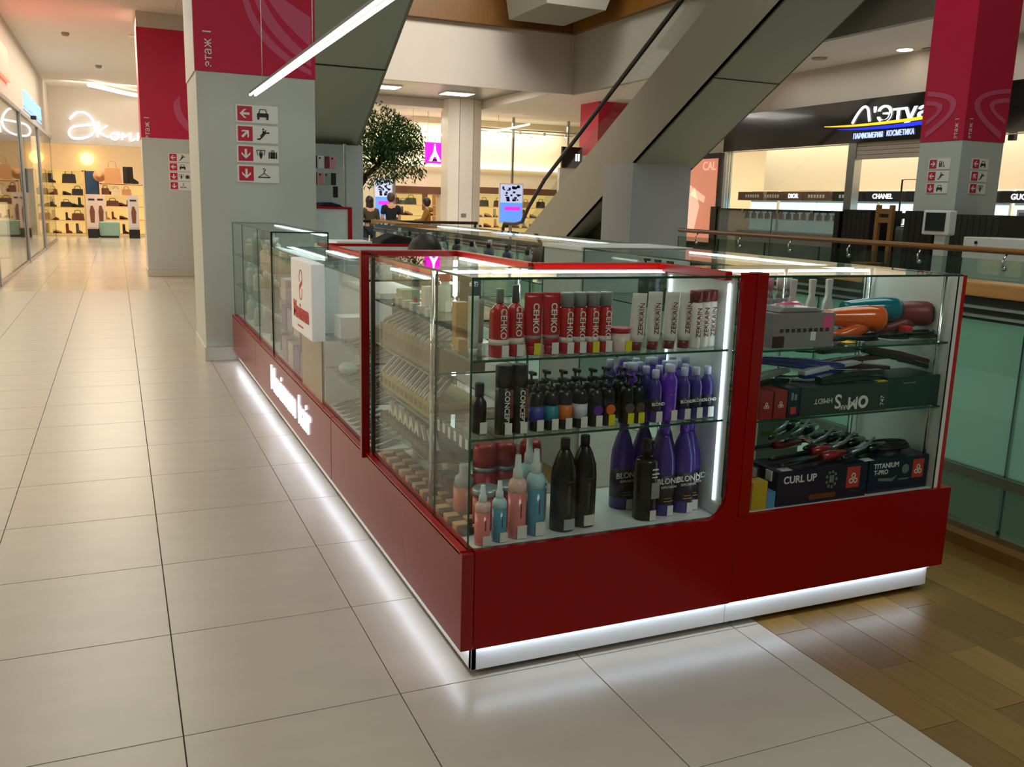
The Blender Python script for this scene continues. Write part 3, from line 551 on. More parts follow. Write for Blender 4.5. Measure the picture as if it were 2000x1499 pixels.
b = MB(); b.tube([(9.7, 29.44, 3.5), (9.7, 29.44, 4.6)], .012, 6); b.tube([(10.2, 29.44, 3.5), (10.2, 29.44, 4.6)], .012, 6); obj('hanger_rod', b, STEEL, t)
def screen(label, x0, x1, y, z0, z1):
    t = thing('advertising_screen', label, 'screen', ((x0 + x1) / 2, y, z0)); w = x1 - x0; h = z1 - z0
    b = MB(); b.box(x0, y, z0, x1, y + .08, z1); obj('bezel', b, PRINT, t, .01)
    b = MB(); b.box(x0 + .04, y - .006, z0 + .04, x1 - .04, y, z0 + h * .52); obj('blue_image', b, M('screen_blue_light', (90, 140, 255), .4, emit=1.0, ecol=(90, 140, 250), var=0), t)
    b = MB(); b.box(x0 + .04, y - .006, z0 + h * .52, x1 - .04, y, z1 - .04); obj('upper_image', b, M('screen_pale_light', (190, 200, 235), .4, emit=.7, ecol=(180, 195, 235), var=0), t)
    b = MB(); b.box(x0 + w * .22, y - .012, z0 + h * .33, x1 - w * .12, y - .006, z0 + h * .42); obj('pink_banner', b, M('screen_magenta_light', (225, 50, 215), .4, emit=.9, ecol=(225, 40, 210), var=0), t)
    b = MB(); random.seed(3)
    for i in range(26):
        a, c = random.uniform(.08, .82), random.uniform(.54, .9)
        b.box(x0 + w * a, y - .012, z0 + h * c, x0 + w * min(.92, a + random.uniform(.05, .14)), y - .006, z0 + h * min(.96, c + random.uniform(.02, .07)))
    o = obj('dark_pattern', b, M('screen_navy', (28, 32, 60), .4), t); o['kind'] = 'stuff'
    b = MB(); b.box((x0 + x1) / 2 - .05, y + .02, 0, (x0 + x1) / 2 + .05, y + .07, z0); b.box(x0 + .1, y - .15, 0, x1 - .1, y + .2, .03); obj('stand', b, STEEL, t)
screen('bright blue advertising screen beside the escalator handrail', 12.1, 13.05, 28.4, .72, 2.16); screen('narrow blue advertising screen behind the shoppers', 7.5, 8.15, 28.6, .82, 2.2)
ms = shelf_unit('peach lit shelf wall with brown top beam left of the white column', 8.5, 31.0, 10.6, 31.5, 1.72, (.1, .5, .9, 1.3), M('peach_shelf', ()), True)
b = MB(); b.box(8.45, 30.95, 1.72, 10.9, 31.5, 1.98); b.box(10.0, 30.95, 1.1, 10.2, 31.0, 1.72); obj('top_beam', b, M('dark_brown_beam', (110, 62, 34), .6), ms)
ms2 = shelf_unit('peach lit shelf wall with brown top beam right of the white column', 11.6, 31.0, 17.0, 31.5, 1.85, (.1, .5, .9, 1.3), M('peach_shelf', ()), True)
b = MB(); b.box(11.55, 30.95, 1.80, 17.1, 31.5, 2.04); obj('top_beam', b, M('dark_brown_beam', ()), ms2)
random.seed(11)
nm = {0: 'black', 1: 'brown', 2: 'tan', 3: 'olive', 4: 'cream'}; lm = [LB, LBR, LT, LG, LW]
G2 = 'bags and shoes in the middle shop'
bag('brown patterned bag on the upper shelf behind the shoppers', (8.95, 31.15, 1.3), .4, .42, LBR, group=G2); bag('olive green bag on the upper shelf behind the shoppers', (9.6, 31.15, 1.3), .42, .42, LG, group=G2); bag('small olive bag beneath the brown beam', (9.27, 31.1, 1.3), .36, .22, LG, group=G2)
for k, (x, z, s) in enumerate(((8.75, .9, 0), (9.3, .9, 1), (9.5, .9, 0), (9.1, .5, 1), (9.75, .5, 0), (10.3, .9, 0), (10.35, .5, 1))):
    shoe('%s %s, %s from the left on the %s shelf left of the white column' % (nm[k % 5], 'boot' if s else 'shoe', ORD[[0, 1, 2, 0, 1, 3, 2][k]], 'middle' if z > .6 else 'lower'), (x, 31.15, z), lm[k % 5], bool(s), 1.2, group=G2)
for r, (z, nn, nl) in enumerate(((1.3, 6, 'top'), (.9, 9, 'middle'), (.5, 9, 'lower'))):
    for k in range(nn):
        x = 11.95 + k * (.62 if nn == 6 else .40) + random.uniform(-.05, .05); c = random.randrange(5)
        lb = '%s %s, %s from the left on the %s shelf right of the white column' % (nm[c], 'bag' if r == 0 else 'shoe', ORD[k], nl)
        (bag(lb, (x, 31.15, z), .36, random.uniform(.3, .44), lm[c], group=G2) if r == 0 else shoe(lb, (x, 31.15, z), lm[c], k % 3 == 0, 1.15, group=G2))
# ceiling tracks with small spotlights in the middle shop
for j, (y, lb) in enumerate(((29.2, 'nearer'), (30.4, 'farther'))):
    t = thing('track_light', 'thin ceiling track with small spotlights in the middle shop, %s one' % lb, 'light', (13, y, 4.1))
    b = MB(); b.box(11, y - .02, 4.10, 16, y + .02, 4.14); obj('track', b, STEEL, t); b = MB()
    for x in (11.2, 15.8): b.tube([(x, y, 4.14), (x, y, 4.6)], .01, 5)
    obj('suspension_wire', b, STEEL, t)
    for x in (11.5, 12.3, 13.2, 14.2, 15.1):
        b = MB(); b.lathe([(.05, -.12), (.05, 0)], 10, x, y, 4.08); h = obj('spotlight', b, PRINT, t); b = MB(); b.lathe([(.045, -.13), (.045, -.12)], 10, x, y, 4.08); obj('lens', b, M('spot_lens_light', (255, 248, 232), .5, emit=12., var=0), h)
t = thing('line_lamp', 'long white line lamp hanging across the middle shop front', 'lamp', (12, 28.9, 4.0)); b = MB(); b.tube([(8.3, 29.0, 3.78), (10.5, 29.0, 3.76), (12.2, 28.9, 4.02), (13.4, 28.8, 4.32)], .04, 6); obj('light_tube', b, M('arc_lamp_light', ()), t)
b = MB(); b.tube([(9, 29.0, 3.78), (9, 29.0, 4.6)], .008, 5); b.tube([(12.2, 28.9, 4.02), (12.2, 28.9, 4.6)], .008, 5); obj('suspension_wire', b, STEEL, t)
t = thing('wall_sign', 'black square wall sign with white bars near the red column', 'sign', (12.0, 22.4, 2.9)); b = MB(); b.box(12.35, 23.9, 2.6, 13.05, 24.0, 3.25); obj('panel', b, BLACK, t); b = MB(); b.box(12.82, 23.88, 2.82, 12.87, 23.9, 3.04); b.box(12.91, 23.88, 2.82, 12.96, 23.9, 3.04); obj('white_bars', b, SIGNL, t)
b = MB(); b.box(12.3, 23.95, 0, 13.1, 24.1, 2.6); struct('wall_panel', b, PLASTER)
# ------------------------------------------------------------------ tree
t = thing('potted_tree', 'bushy green indoor tree with bent trunk behind the grey support wall', 'tree', (3.3, 14.1, 0))
BARK = M('dark_bark', (46, 34, 26), .9, bump=.3, scale=30)
b = MB(); b.lathe([(.22, 0), (.30, .5), (.31, .52), (.27, .52), (.26, .46)], 16, 3.05, 14.1, 0); obj('planter', b, DGREY, t)
b = MB(); b.tube([(3.05, 14.1, .4), (3.12, 14.1, 1.0), (3.3, 14.1, 1.5), (3.52, 14.1, 1.85), (3.75, 14.1, 2.05), (3.95, 14.1, 2.4)], [.07, .06, .055, .05, .045, .03], 8); obj('trunk', b, BARK, t)
random.seed(5); C = Vector((3.90, 14.1, 2.42)); b = MB(); lf = MB(); lf2 = MB()
for k in range(26):
    d = Vector((random.gauss(0, 1), random.gauss(0, 1), random.gauss(.1, .8))).normalized(); e = C + Vector((d.x * .72, d.y * .65, d.z * .58)); s0 = Vector((3.72, 14.1, 2.05)) if k % 2 else Vector((3.9, 14.1, 2.3))
    b.tube([s0, (s0 + e) / 2 + Vector((0, 0, .06)), e], [.018, .012, .005], 5)
obj('branch', b, BARK, t)['kind'] = 'stuff'
for k in range(5200):
    d = Vector((random.gauss(0, 1), random.gauss(0, 1), random.gauss(0, 1))).normalized(); r = random.random() ** .45
    p = C + Vector((d.x * .80 * r, d.y * .74 * r, d.z * .68 * r)) * (1 + .14 * math.sin(5 * d.x + 3 * d.z) * r)
    if d.z < -.3 and r > .7: p.z -= random.uniform(0, .12)
    a = random.uniform(0, 2 * PI); l = random.uniform(.07, .12); w = .013
    dr = Vector((math.cos(a) * .7, math.sin(a) * .7, -random.uniform(.2, 1.1))).normalized() * l; sd = dr.cross(Vector((random.uniform(-1, 1), random.uniform(-1, 1), random.uniform(-1, 1)))).normalized() * w
    (lf if k % 3 else lf2).add([p, p + dr * .5 + sd, p + dr, p + dr * .5 - sd], [(0, 1, 2, 3)])
obj('foliage', lf, M('dark_green_leaf', (44, 84, 26), .5, var=.3), t)['kind'] = 'stuff'
o = obj('foliage', lf2, M('light_green_leaf', (92, 124, 44), .5, var=.3), t); o['kind'] = 'stuff'
# ------------------------------------------------------------------ people
def skin(name, pts, edges, radii, mat, parent, sub=2, root=0):
    me = bpy.data.meshes.new(name); me.from_pydata([tuple(p) for p in pts], edges, []); o = bpy.data.objects.new(name, me); COL.objects.link(o)
    m = o.modifiers.new('skin', 'SKIN'); m.use_smooth_shade = True
    for i, r in enumerate(radii):
        v = me.skin_vertices[0].data[i]; v.radius = r if isinstance(r, tuple) else (r, r); v.use_root = (i == root)
    if sub: sm = o.modifiers.new('sub', 'SUBSURF'); sm.levels = sub; sm.render_levels = sub
    dg = bpy.context.evaluated_depsgraph_get(); nm = bpy.data.meshes.new_from_object(o.evaluated_get(dg)); o.modifiers.clear(); o.data = nm; bpy.data.meshes.remove(me)
    nm.name = name; nm.materials.append(mat)
    for p in nm.polygons: p.use_smooth = True
    o.parent = parent; WL[o.name] = WL[parent.name]; return o
SK = M('skin_tone', (200, 150, 124), .55)
def person(label, loc, rz, h, top, bottom, hair, pose='stand', bun=False, long_hair=False, sleeve=True, hood=False):
    t = thing('person', label, 'person', loc); t.rotation_euler = (0, 0, rz); s = h / 1.72
    V = lambda x, y, z: Vector((x * s, y * s, z * s))
    lean = .0
    sit = pose == 'sit'; dz = -.42 if sit else 0
    hip = V(0, 0, .93 + dz); 
    sh = V(0, -.02, 1.40 + dz); nk = V(0, -.01, 1.47 + dz); hd = V(0, .02, 1.60 + dz)
    # faces +y; arms forward a little
    arm = {'stand': ((.20, -.01, 1.37), (.25, -.02, 1.10), (.23, .10, .88)), 'reach': ((.20, .0, 1.37), (.25, .12, 1.12), (.20, .38, 1.10)), 'sit': ((.19, .0, 1.37), (.25, .10, 1.12), (.14, .34, 1.08))}[pose]
    pts = [hip, V(0, -.01, 1.15 + dz), sh, nk, hd]; ed = [(0, 1), (1, 2), (2, 3), (3, 4)]; ra = [.13 * s, .12 * s, .10 * s, .055 * s, .06 * s]
    for sg in (-1, 1):
        k = len(pts); pts += [V(sg * arm[0][0], arm[0][1], arm[0][2] + dz), V(sg * arm[1][0], arm[1][1], arm[1][2] + dz), V(sg * arm[2][0], arm[2][1], arm[2][2] + dz), V(sg * (arm[2][0] - .005), arm[2][1] + .07, arm[2][2] + dz - .02)]
        ed += [(2, k), (k, k + 1), (k + 1, k + 2), (k + 2, k + 3)]; ra += [.06 * s, .042 * s, .03 * s, .022 * s]
        hb = pts[k + 3]; dirn = (pts[k + 3] - pts[k + 2]).normalized()
        for f in range(5):
            o_ = (f - 2) * .017 * s; L_ = (.05, .07, .078, .07, .055)[f] * s; side = Vector((sg, 0, .0))
            q = hb + side * o_ + (dirn * .01 if f else Vector((-sg * .02 * s, 0, .015 * s))); k2 = len(pts); pts += [q, q + dirn * L_ * .55 + Vector((0, 0, -.004)), q + dirn * L_ + Vector((0, 0, -.02 * s))]
            ed += [(k + 3, k2), (k2, k2 + 1), (k2 + 1, k2 + 2)]; ra += [.0095 * s, .0085 * s, .007 * s]
        k = len(pts)
        if sit: leg = ((.10, .05, .90), (.12, .45, .92), (.12, .42, .50), (.12, .52, .46))
        else: leg = ((.10, 0, .86), (.11, .02, .48), (.11, -.02, .08), (.12, .12, .03))
        pts += [V(sg * l[0], l[1], l[2] + dz) for l in leg]; ed += [(0, k), (k, k + 1), (k + 1, k + 2), (k + 2, k + 3)]; ra += [.085 * s, .06 * s, .042 * s, .035 * s]
    # head widened
    body = skin('body', pts, ed, ra, SK, t, 1)
    b = MB(); hc = hd + V(0, .005, .02)
    b.ball(hc, .095 * s, 16, 12, sc=(.86, 1.02, 1.22)); hb = MB()
    head = obj('head', b, SK, t, local=True)
    b = MB(); b.ball(hc + V(0, .098, -.015), .016 * s, 8, 6, sc=(.8, 1, 1.6)); obj('nose', b, SK, head, local=True)
    b = MB(); [b.ball(hc + V(sg * .034, .088, .012), .011 * s, 8, 6) for sg in (-1, 1)]; obj('eyes', b, BLACK, head, local=True)
    b = MB(); b.ball(hc + V(0, .088, -.055), .016 * s, 8, 6, sc=(1.5, .5, .4)); obj('mouth', b, M('lips', (150, 80, 76), .5), head, local=True)
    b = MB(); [b.ball(hc + V(sg * .085, 0, -.005), .02 * s, 8, 6, sc=(.5, .9, 1.4)) for sg in (-1, 1)]; obj('ears', b, SK, head, local=True)
    b = MB(); b.ball(hc + V(0, -.026, .022), .116 * s, 18, 14, sc=(.94, 1.0, 1.16))
    if long_hair: b.lathe([(.06 * s, -.30 * s), (.10 * s, -.26 * s), (.108 * s, -.10 * s), (.10 * s, .02 * s)], 16, hc.x, hc.y - .035 * s, hc.z, 0, 1.0, .7)
    if bun: b.ball(hc + V(0, -.10, .08), .05 * s, 12, 8)
    obj('hair', b, hair, t, local=True)
    # clothing: slightly larger skins over torso, arms, legs
    pts = [V(0, 0, .86 + dz), V(0, -.01, 1.15 + dz), V(0, -.02, 1.38 + dz), V(0, -.012, 1.475 + dz)]; ed = [(0, 1), (1, 2), (2, 3)]; ra = [(.17 * s, .125 * s), (.155 * s, .12 * s), (.165 * s, .13 * s), .085 * s]
    for sg in (-1, 1):
        k = len(pts); a2 = [V(sg * a[0], a[1], a[2] + dz) for a in arm]
        if sleeve: pts += a2; ed += [(2, k), (k, k + 1), (k + 1, k + 2)]; ra += [.09 * s, .066 * s, .048 * s]
        else: pts += [a2[0], a2[0].lerp(a2[1], .75)]; ed += [(2, k), (k, k + 1)]; ra += [.09 * s, .066 * s]
    skin('jacket' if sleeve else 'shirt', pts, ed, ra, top, t, 1)
    pts = [V(0, 0, .93 + dz)]; ed = []; ra = [.15 * s]
    for sg in (-1, 1):
        k = len(pts); pts += [V(sg * l[0], l[1], l[2] + dz) for l in leg[:3]]; ed += [(0, k), (k, k + 1), (k + 1, k + 2)]; ra += [.10 * s, .078 * s, .06 * s]
    skin('trousers', pts, ed, ra, bottom, t, 1)
    for sg in (-1, 1):
        b = MB(); f = V(sg * leg[3][0], leg[3][1] - .06, 0); b.box(f.x - .05 * s, f.y - .10 * s, 0, f.x + .05 * s, f.y + .16 * s, .09 * s); obj('shoe', b, BLACK, t, .03, local=True)
    if hood:
        b = MB(); b.ball(V(0, -.10, 1.43), .11 * s, 14, 10, sc=(1.1, .8, .7)); obj('hood', b, top, t, local=True)
    return t
HB = M('dark_brown_hair', (32, 22, 18), .5, var=.2, scale=60, stretch=(1, 1, .1)); JEAN = M('dark_jeans', (30, 34, 48), .9)
person('person with long dark hair in an olive jacket at the dark railing, leftmost of three', (5.62, 22.0, -.24), .15, 1.72, M('olive_jacket', (62, 58, 36), .9), JEAN, HB, long_hair=True)
person('person in a black short-sleeved shirt seen from behind, middle of three shoppers', (6.22, 22.0, -.16), 0., 1.74, M('black_cotton', (16, 17, 24), .9), JEAN, M('short_brown_hair', (70, 46, 34), .6, var=.2), sleeve=False)
person('person in a mustard jacket leaning towards the shelves, rightmost of three shoppers', (7.25, 22.0, -.22), 1.25, 1.70, M('mustard_jacket', (140, 96, 26), .9), M('brown_trousers', (84, 54, 28), .9), HB, pose='reach', hood=True)
sel = person('seated person with dark hair behind the red-edged counter, mostly hidden', (.88, 2.52, .0), .25, 1.56, M('dark_knit', (30, 30, 34), .9), JEAN, HB, pose='sit', long_hair=True)
t = thing('stool', 'black round stool under the seated seller', 'stool', (.88, 2.50, 0)); b = MB(); b.lathe([(.17, 0), (.18, .05), (.15, .06)], 18, 0, 0, .30); obj('seat', b, BLACK, t, local=True)
b = MB(); b.lathe([(.2, 0), (.2, .02), (.03, .04), (.03, .30)], 16); obj('pedestal', b, CHROME, t, local=True)
cat_pts = cat
# ------------------------------------------------------------------ right: perfume shop with black fascia
b = MB(); b.box(13.88, 4.0, 2.9, 13.99, 17.6, 3.79); t = obj('shop_fascia', b, M('black_gloss_fascia', (10, 10, 12), .12, coat=.5), kind=None); tag(t, 'long glossy black fascia board over the bright perfume shop', 'fascia')
t = thing('shop_sign', 'white and yellow illuminated shop lettering on the black fascia beside the red column', 'sign', (13.87, 12, 3.3))
text("'Этуаль", .44, .012, SIGNL, (13.86, 12.53, 3.42), LEFT, t, sx=1.36, bold=.004, align='LEFT')
b = MB(); b.tube([(13.86, y, z) for y, z in cat_pts([(13.08, 3.31), (12.99, 3.45), (12.87, 3.58), (12.76, 3.63), (12.67, 3.57), (12.63, 3.44), (12.60, 3.32)])], .026, 8); obj('arch_letter', b, SIGNL, t)
cv = bez((13.9, 3.30), (12.6, 3.24), (10.4, 3.36)); cw = bez((13.9, 3.285), (12.6, 3.18), (10.4, 3.30)); ribbon(cv, cw, 13.84, 13.87, M('yellow_sign_light', (255, 200, 40), .5, emit=1.3, ecol=(255, 190, 30), var=0), t, 'x')
cv = bez((13.5, 3.215), (12.4, 3.165), (10.4, 3.28)); cw = bez((13.5, 3.205), (12.4, 3.10), (10.4, 3.19)); ribbon(cv, cw, 13.84, 13.87, M('blue_sign_glow', (20, 40, 190), .5, emit=1.6, ecol=(20, 40, 200), var=0), t, 'x')
BWL = M('blue_white_letters', (190, 205, 255), .5, emit=1.2, ecol=(170, 190, 255), var=0); text('ПАРФЮМЕРИЯ', .155, .008, BWL, (13.86, 13.02, 3.03), LEFT, t, sx=.72, bold=.001, align='LEFT'); text('КОСМЕТИКА', .155, .008, BWL, (13.86, 12.10, 3.04), LEFT, t, sx=.72, bold=.001, align='LEFT')
w3 = sgroup('window_3', (14, 15, 0))
b = MB(); b.pane(13.99, 13.2, .1, 14.01, 17.4, 2.9); obj('pane', b, [GL, GE], w3)
for y, w in ((13.05, .22), (17.5, .1)):
    b = MB(); b.box(13.9, y - w / 2, 0, 14.1, y + w / 2, 2.9); obj('post', b, STEEL, w3)
b = MB(); b.box(13.9, 13.2, 0, 14.1, 17.4, .12); obj('sill', b, STEEL, w3)
d1 = sgroup('door_1', (14, 12, 0))
for k in range(4):
    z = 2.56 + k * .088
    b = MB(); b.box(13.92, 11.0, z, 14.05, 12.94, z + .082); obj('shutter_slat', b, M('pale_shutter', (176, 166, 150), .5), d1, .01)
b = MB(); b.box(13.9, 10.9, 0, 14.1, 11.0, 2.9); obj('jamb', b, STEEL, d1)
# interior: brand header strips, lit shelves, bottles
strips = [(17.9, 17.1, 'brown', 'GIVENCHY'), (17.1, 16.3, 'brown', 'GUERLAIN'), (16.3, 15.6, 'brown', 'DIOR'), (15.6, 14.8, 'brown', 'CLARINS'), (14.75, 13.9, 'black', 'BVLGARI'), (13.85, 13.1, 'black', 'CHANEL'), (13.0, 12.1, 'black', 'CHANEL')]
lab = ['farthest', 'second farthest', 'third', 'fourth', 'fifth', 'sixth', 'seventh']
MBR = M('brown_header_strip', (126, 92, 72), .5); MBK = M('black_header_strip', (28, 28, 28), .5)
cabs = [(18.3, 17.2, 0, ''), (17.1, 16.4, 0, ''), (16.4, 15.7, 0, 'DIOR'), (15.7, 14.75, 0, ''), (14.7, 13.7, 1, ''), (13.65, 12.6, 1, 'CHANEL'), (12.5, 11.5, 1, ''), (11.4, 10.3, 1, ''), (10.2, 9.2, 1, 'GUCCI'), (9.15, 8.2, 1, ''), (8.1, 7.1, 1, '')]
sx0 = 15.0
for i, (ya, yb, k, s_) in enumerate(cabs):
    t = thing('wall_cabinet', 'lit perfume wall cabinet with %s header strip, %s from the far end of the shop' % ('black' if k else 'brown', ORD[i]), 'cabinet', (sx0, (ya + yb) / 2, 0), 'perfume wall cabinets')
    b = MB(); b.box(sx0, yb, 0, sx0 + .5, ya, .9); b.box(sx0 + .45, yb, .9, sx0 + .5, ya, 1.95); obj('carcass', b, WHITE, t)
    b = MB(); b.box(sx0 - .02, yb + .02, 1.70, sx0 + .45, ya - .02, 1.92); obj('header_strip', b, MBK if k else MBR, t)
    b = MB(); b.box(sx0 + .05, yb + .02, 1.2, sx0 + .45, ya - .02, 1.22); obj('glass_shelf', b, GLS, t)
    b = MB(); b.box(sx0 + .43, yb + .02, .92, sx0 + .45, ya - .02, 1.66); obj('lit_back', b, M('teal_white_backlight', (214, 244, 242), .5, emit=1.6, ecol=(205, 240, 240), var=0), t)
    if s_: text(s_, .15, .004, SIGNL, (sx0 - .03, (ya + yb) / 2, 1.81), LEFT, t, bold=.003)
    elif i not in (6, 7): 
        b = MB()
        for q in range(6): b.box(sx0 - .026, yb + .2 + q * .1, 1.77, sx0 - .02, yb + .26 + q * .1, 1.85)
        obj('illegible_lettering', b, PRINT, t)
b = MB(); b.box(16.0, 6.5, 2.0, 16.2, 18.5, 4.55); struct('wall_shop', b, CREAM)
random.seed(21)
pc = [('amber', (190, 130, 50)), ('red', (190, 36, 30)), ('pale pink', (226, 170, 160)), ('dark', (36, 32, 34)), ('clear green', (150, 180, 140)), ('yellow', (220, 190, 70))]
pm = [M('perfume_' + n.replace(' ', '_'), c, .15, coat=.5) for n, c in pc]; protoP = {}
for k in range(34):
    y = 18.1 - k * .28; c = [0, 4, 5, 1, 1, 2, 3, 3, 2, 0][k % 10] if k < 20 else random.randrange(6); z = 1.22; p = (sx0 + .2, y, z)
    lb = '%s perfume bottle on the lit shop shelf, %s from the far end' % (pc[c][0], ('number %s' % ORD[k]) if k < 18 else '%s from the near end' % ORD[min(33 - k, 17)])
    lb = '%s perfume bottle on the lit shop shelf, %s from the %s end' % (pc[c][0], ORD[k] if k < 17 else ORD[33 - k], 'far' if k < 17 else 'near')
    if c not in protoP:
        t = thing('perfume_bottle', lb, 'bottle', p, 'perfume bottles in the right shop'); b = MB(); b.box(-.045, -.06, 0, .045, .06, .15); obj('flacon', b, pm[c], t, .012, local=True); b = MB(); b.lathe([(.025, .15), (.025, .2)], 10); obj('cap', b, BLACK, t, local=True); protoP[c] = t
    else: dup(protoP[c], p, lb)
# poster light box with the figure, far left of that shop
t = thing('poster_light_box', 'glowing peach poster light box beside the grey support wall', 'poster', (13.9, 18.6, 1.0))
b = MB(); b.box(13.9, 17.75, .5, 14.0, 19.5, 2.8); obj('frame', b, M('dark_wall_panel', ()), t)
b = MB(); b.box(13.88, 17.8, .55, 13.9, 19.45, 2.75); obj('poster_print', b, M('peach_poster_light', (222, 150, 120), .5, emit=.55, ecol=(225, 140, 110), var=.05), t)
b = MB(); b.prism([(19.2, .8), (18.7, .8), (18.5, 1.5), (18.75, 2.0), (19.1, 1.7)], 'x', 13.87, 13.88); b.prism([(19.3, 1.9), (18.3, 1.6), (18.25, 1.75), (19.2, 2.15)], 'x', 13.87, 13.88); obj('figure_print', b, M('pale_skin_poster_light', (250, 205, 185), .5, emit=.7, ecol=(250, 190, 165), var=0), t)
text('CAL', .32, .004, M('pale_skin_poster_light', ()), (13.87, 18.15, 2.55), LEFT, t)
# track lights in the right part of the perfume shop
for j, (y, z) in enumerate(((9.3, 3.0), (8.6, 2.75))):
    t = thing('track_light', 'black ceiling track with spotlights inside the perfume shop, %s row' % ('upper', 'lower')[j], 'light', (15, y, z))
    q0 = j * .9
    b = MB(); b.box(14.3 + q0, y - 1.4, z, 14.34 + q0, y + .6, z + .03); b.box(14.7 + q0, y - 1.4, z, 14.74 + q0, y + .6, z + .03); obj('track', b, BLACK, t); b = MB(); b.tube([(14.32 + q0, y, z), (14.32 + q0, y, 4.6)], .012, 5); b.tube([(14.72 + q0, y - 1, z), (14.72 + q0, y - 1, 4.6)], .012, 5); obj('suspension_rod', b, BLACK, t)
    for q in range(3):
        b = MB(); b.box(14.28 + q0, y - 1.2 + q * .7, z - .2, 14.38 + q0, y - 1.08 + q * .7, z - .02); obj('spotlight', b, BLACK, t, .01)
t = thing('display_stand', 'thin dark metal display frame in the perfume shop doorway', 'frame', (14.9, 12, 0))
b = MB(); b.tube([(14.6, 12.25, 0), (14.6, 12.25, 2.15), (14.6, 11.2, 2.15), (14.6, 11.2, 0)], .02, 6); obj('tube_frame', b, DGREY, t)
b = MB(); b.tube([(14.6, 12.25, 1.2), (14.6, 11.2, 1.2)], .012, 6); obj('cross_bar', b, DGREY, t)
# ------------------------------------------------------------------ kiosk across the atrium (dark cabinets, glass screen, terminal, chair)
t = thing('glass_screen', 'grey translucent glass screen with black posts across the atrium', 'screen', (9.2, 9.7, 0))
b = MB(); b.box(9.17, 11.25, 0, 9.27, 11.42, 1.47); b.box(9.17, 8.2, 0, 9.27, 8.3, 1.44); b.box(9.19, 8.2, 1.41, 9.25, 11.4, 1.445); obj('post_frame', b, BLACK, t)
FR = glass('frosted_screen', (.75, .75, .72), 1.6, haze=.6, hazecol=(150, 150, 144))
for k in range(2):
    b = MB(); b.pane(9.21, 8.3 + k * 1.48, .1, 9.225, 9.77 + k * 1.48, 1.41); obj('glass_panel', b, [FR, GE], t)
b = MB()
for y in (8.8, 9.6, 10.5): b.box(9.17, y - .03, 1.38, 9.2, y + .03, 1.44)
obj('clamp', b, CHROME, t)
SL = M('black_slatted_wood', (24, 22, 20), .6)
def slat_cab(label, y0, y1, h, x0=9.2, mat=SL, d=.6):
    t = thing('cabinet', label, 'cabinet', (x0, (y0 + y1) / 2, 0)); b = MB(); b.box(x0 + .015, y0, 0, x0 + d, y1, h); obj('body', b, mat, t); n = max(3, int((y1 - y0) / .08))
    for i in range(n):
        b = MB(); y = y0 + (y1 - y0) * i / n; b.box(x0, y + .004, .02, x0 + .016, y + (y1 - y0) / n - .004, h - .01); obj('slat', b, mat, t)
    return t
slat_cab('black slatted cabinet between the frosted screen and the wooden chair', 7.62, 8.16, 1.47); slat_cab('black slatted cabinet under the dark-red topped column', 6.32, 6.80, 1.47, 8.98, d=.22); slat_cab('dark greenish cabinet in front of the dark-red topped column', 5.5, 6.22, 1.44, 9.15, M('dark_green_board', (44, 50, 36), .6))
b = MB(); b.box(9.3, 6.95, 1.36, 9.5, 7.62, 1.44); tag(obj('bar_shelf', b, BLACK), 'black shelf bar behind the wooden chair back', 'shelf')
t = thing('wooden_chair', 'high wooden chair back between the black cabinets across the atrium', 'chair', (9.0, 7.4, 0))
for y in (7.03, 7.27):
    b = MB(); b.box(8.96, y - .03, 0, 9.02, y + .03, 1.54); obj('back_post', b, WOODR, t, .01)
for z in (1.30, 1.42):
    b = MB(); b.box(8.97, 7.05, z, 9.01, 7.25, z + .07); obj('back_slat', b, WOODR, t)
b = MB(); b.box(8.6, 7.0, .72, 9.0, 7.3, .76); obj('seat', b, WOODR, t, .01)
for y in (7.03, 7.27):
    b = MB(); b.box(8.62, y - .025, 0, 8.67, y + .025, .72); obj('leg', b, WOODR, t)
t = thing('payment_terminal', 'white terminal with dark screen on a post in front of the column', 'terminal', (8.4, 6.05, 0))
b = MB(); b.box(8.55, 5.74, 0, 8.63, 5.90, 1.20); obj('post', b, PRINT, t, .01); b = MB(); b.box(8.50, 5.66, 1.18, 8.62, 6.06, 1.48); obj('housing', b, PRINT, t, .02); b = MB(); b.box(8.492, 5.72, 1.23, 8.50, 6.01, 1.45); obj('screen', b, M('dark_screen', (34, 40, 40), .15), t)
t = thing('counter', 'white counter with small dark knob across the atrium, right edge', 'counter', (8.6, 4.6, 0)); b = MB(); b.box(8.5, 4.0, 0, 9.1, 5.43, 1.18); obj('body', b, WHITE, t, .01); b = MB(); b.ball((8.49, 5.25, 1.12), .02, 8, 6); obj('knob', b, BLACK, t)
t = thing('counter', 'grey machine counter seen below the wooden chair back', 'counter', (9.6, 7.5, 0)); b = MB(); b.box(9.7, 7.1, 0, 10.2, 7.7, 1.25); obj('body', b, M('grey_machine', (120, 122, 120), .5), t, .05)
# display of boxes far right
t = thing('display_shelf', 'white display shelf with picture cards at the right edge', 'shelf', (12.2, 7.4, 0)); b = MB(); b.box(12.2, 6.0, 0, 12.6, 7.9, .75); b.box(12.55, 6.0, .75, 12.6, 7.9, 1.55); b.box(12.2, 6.0, 1.1, 12.6, 7.9, 1.13); obj('body', b, WHITE, t)
for k in range(6):
    b = MB(); y = 7.75 - k * .3; b.box(12.4, y - .22, 1.14, 12.42, y, 1.5); obj('picture_card', b, [M('card_blue', (120, 130, 160), .4), M('card_grey', (170, 170, 172), .4), M('card_warm', (190, 160, 140), .4)][k % 3], t)
    b = MB(); b.box(12.3, y - .24, .80, 12.5, y, 1.0); obj('product_box', b, [BLACK, PRINT, M('card_warm', ())][k % 3], t)
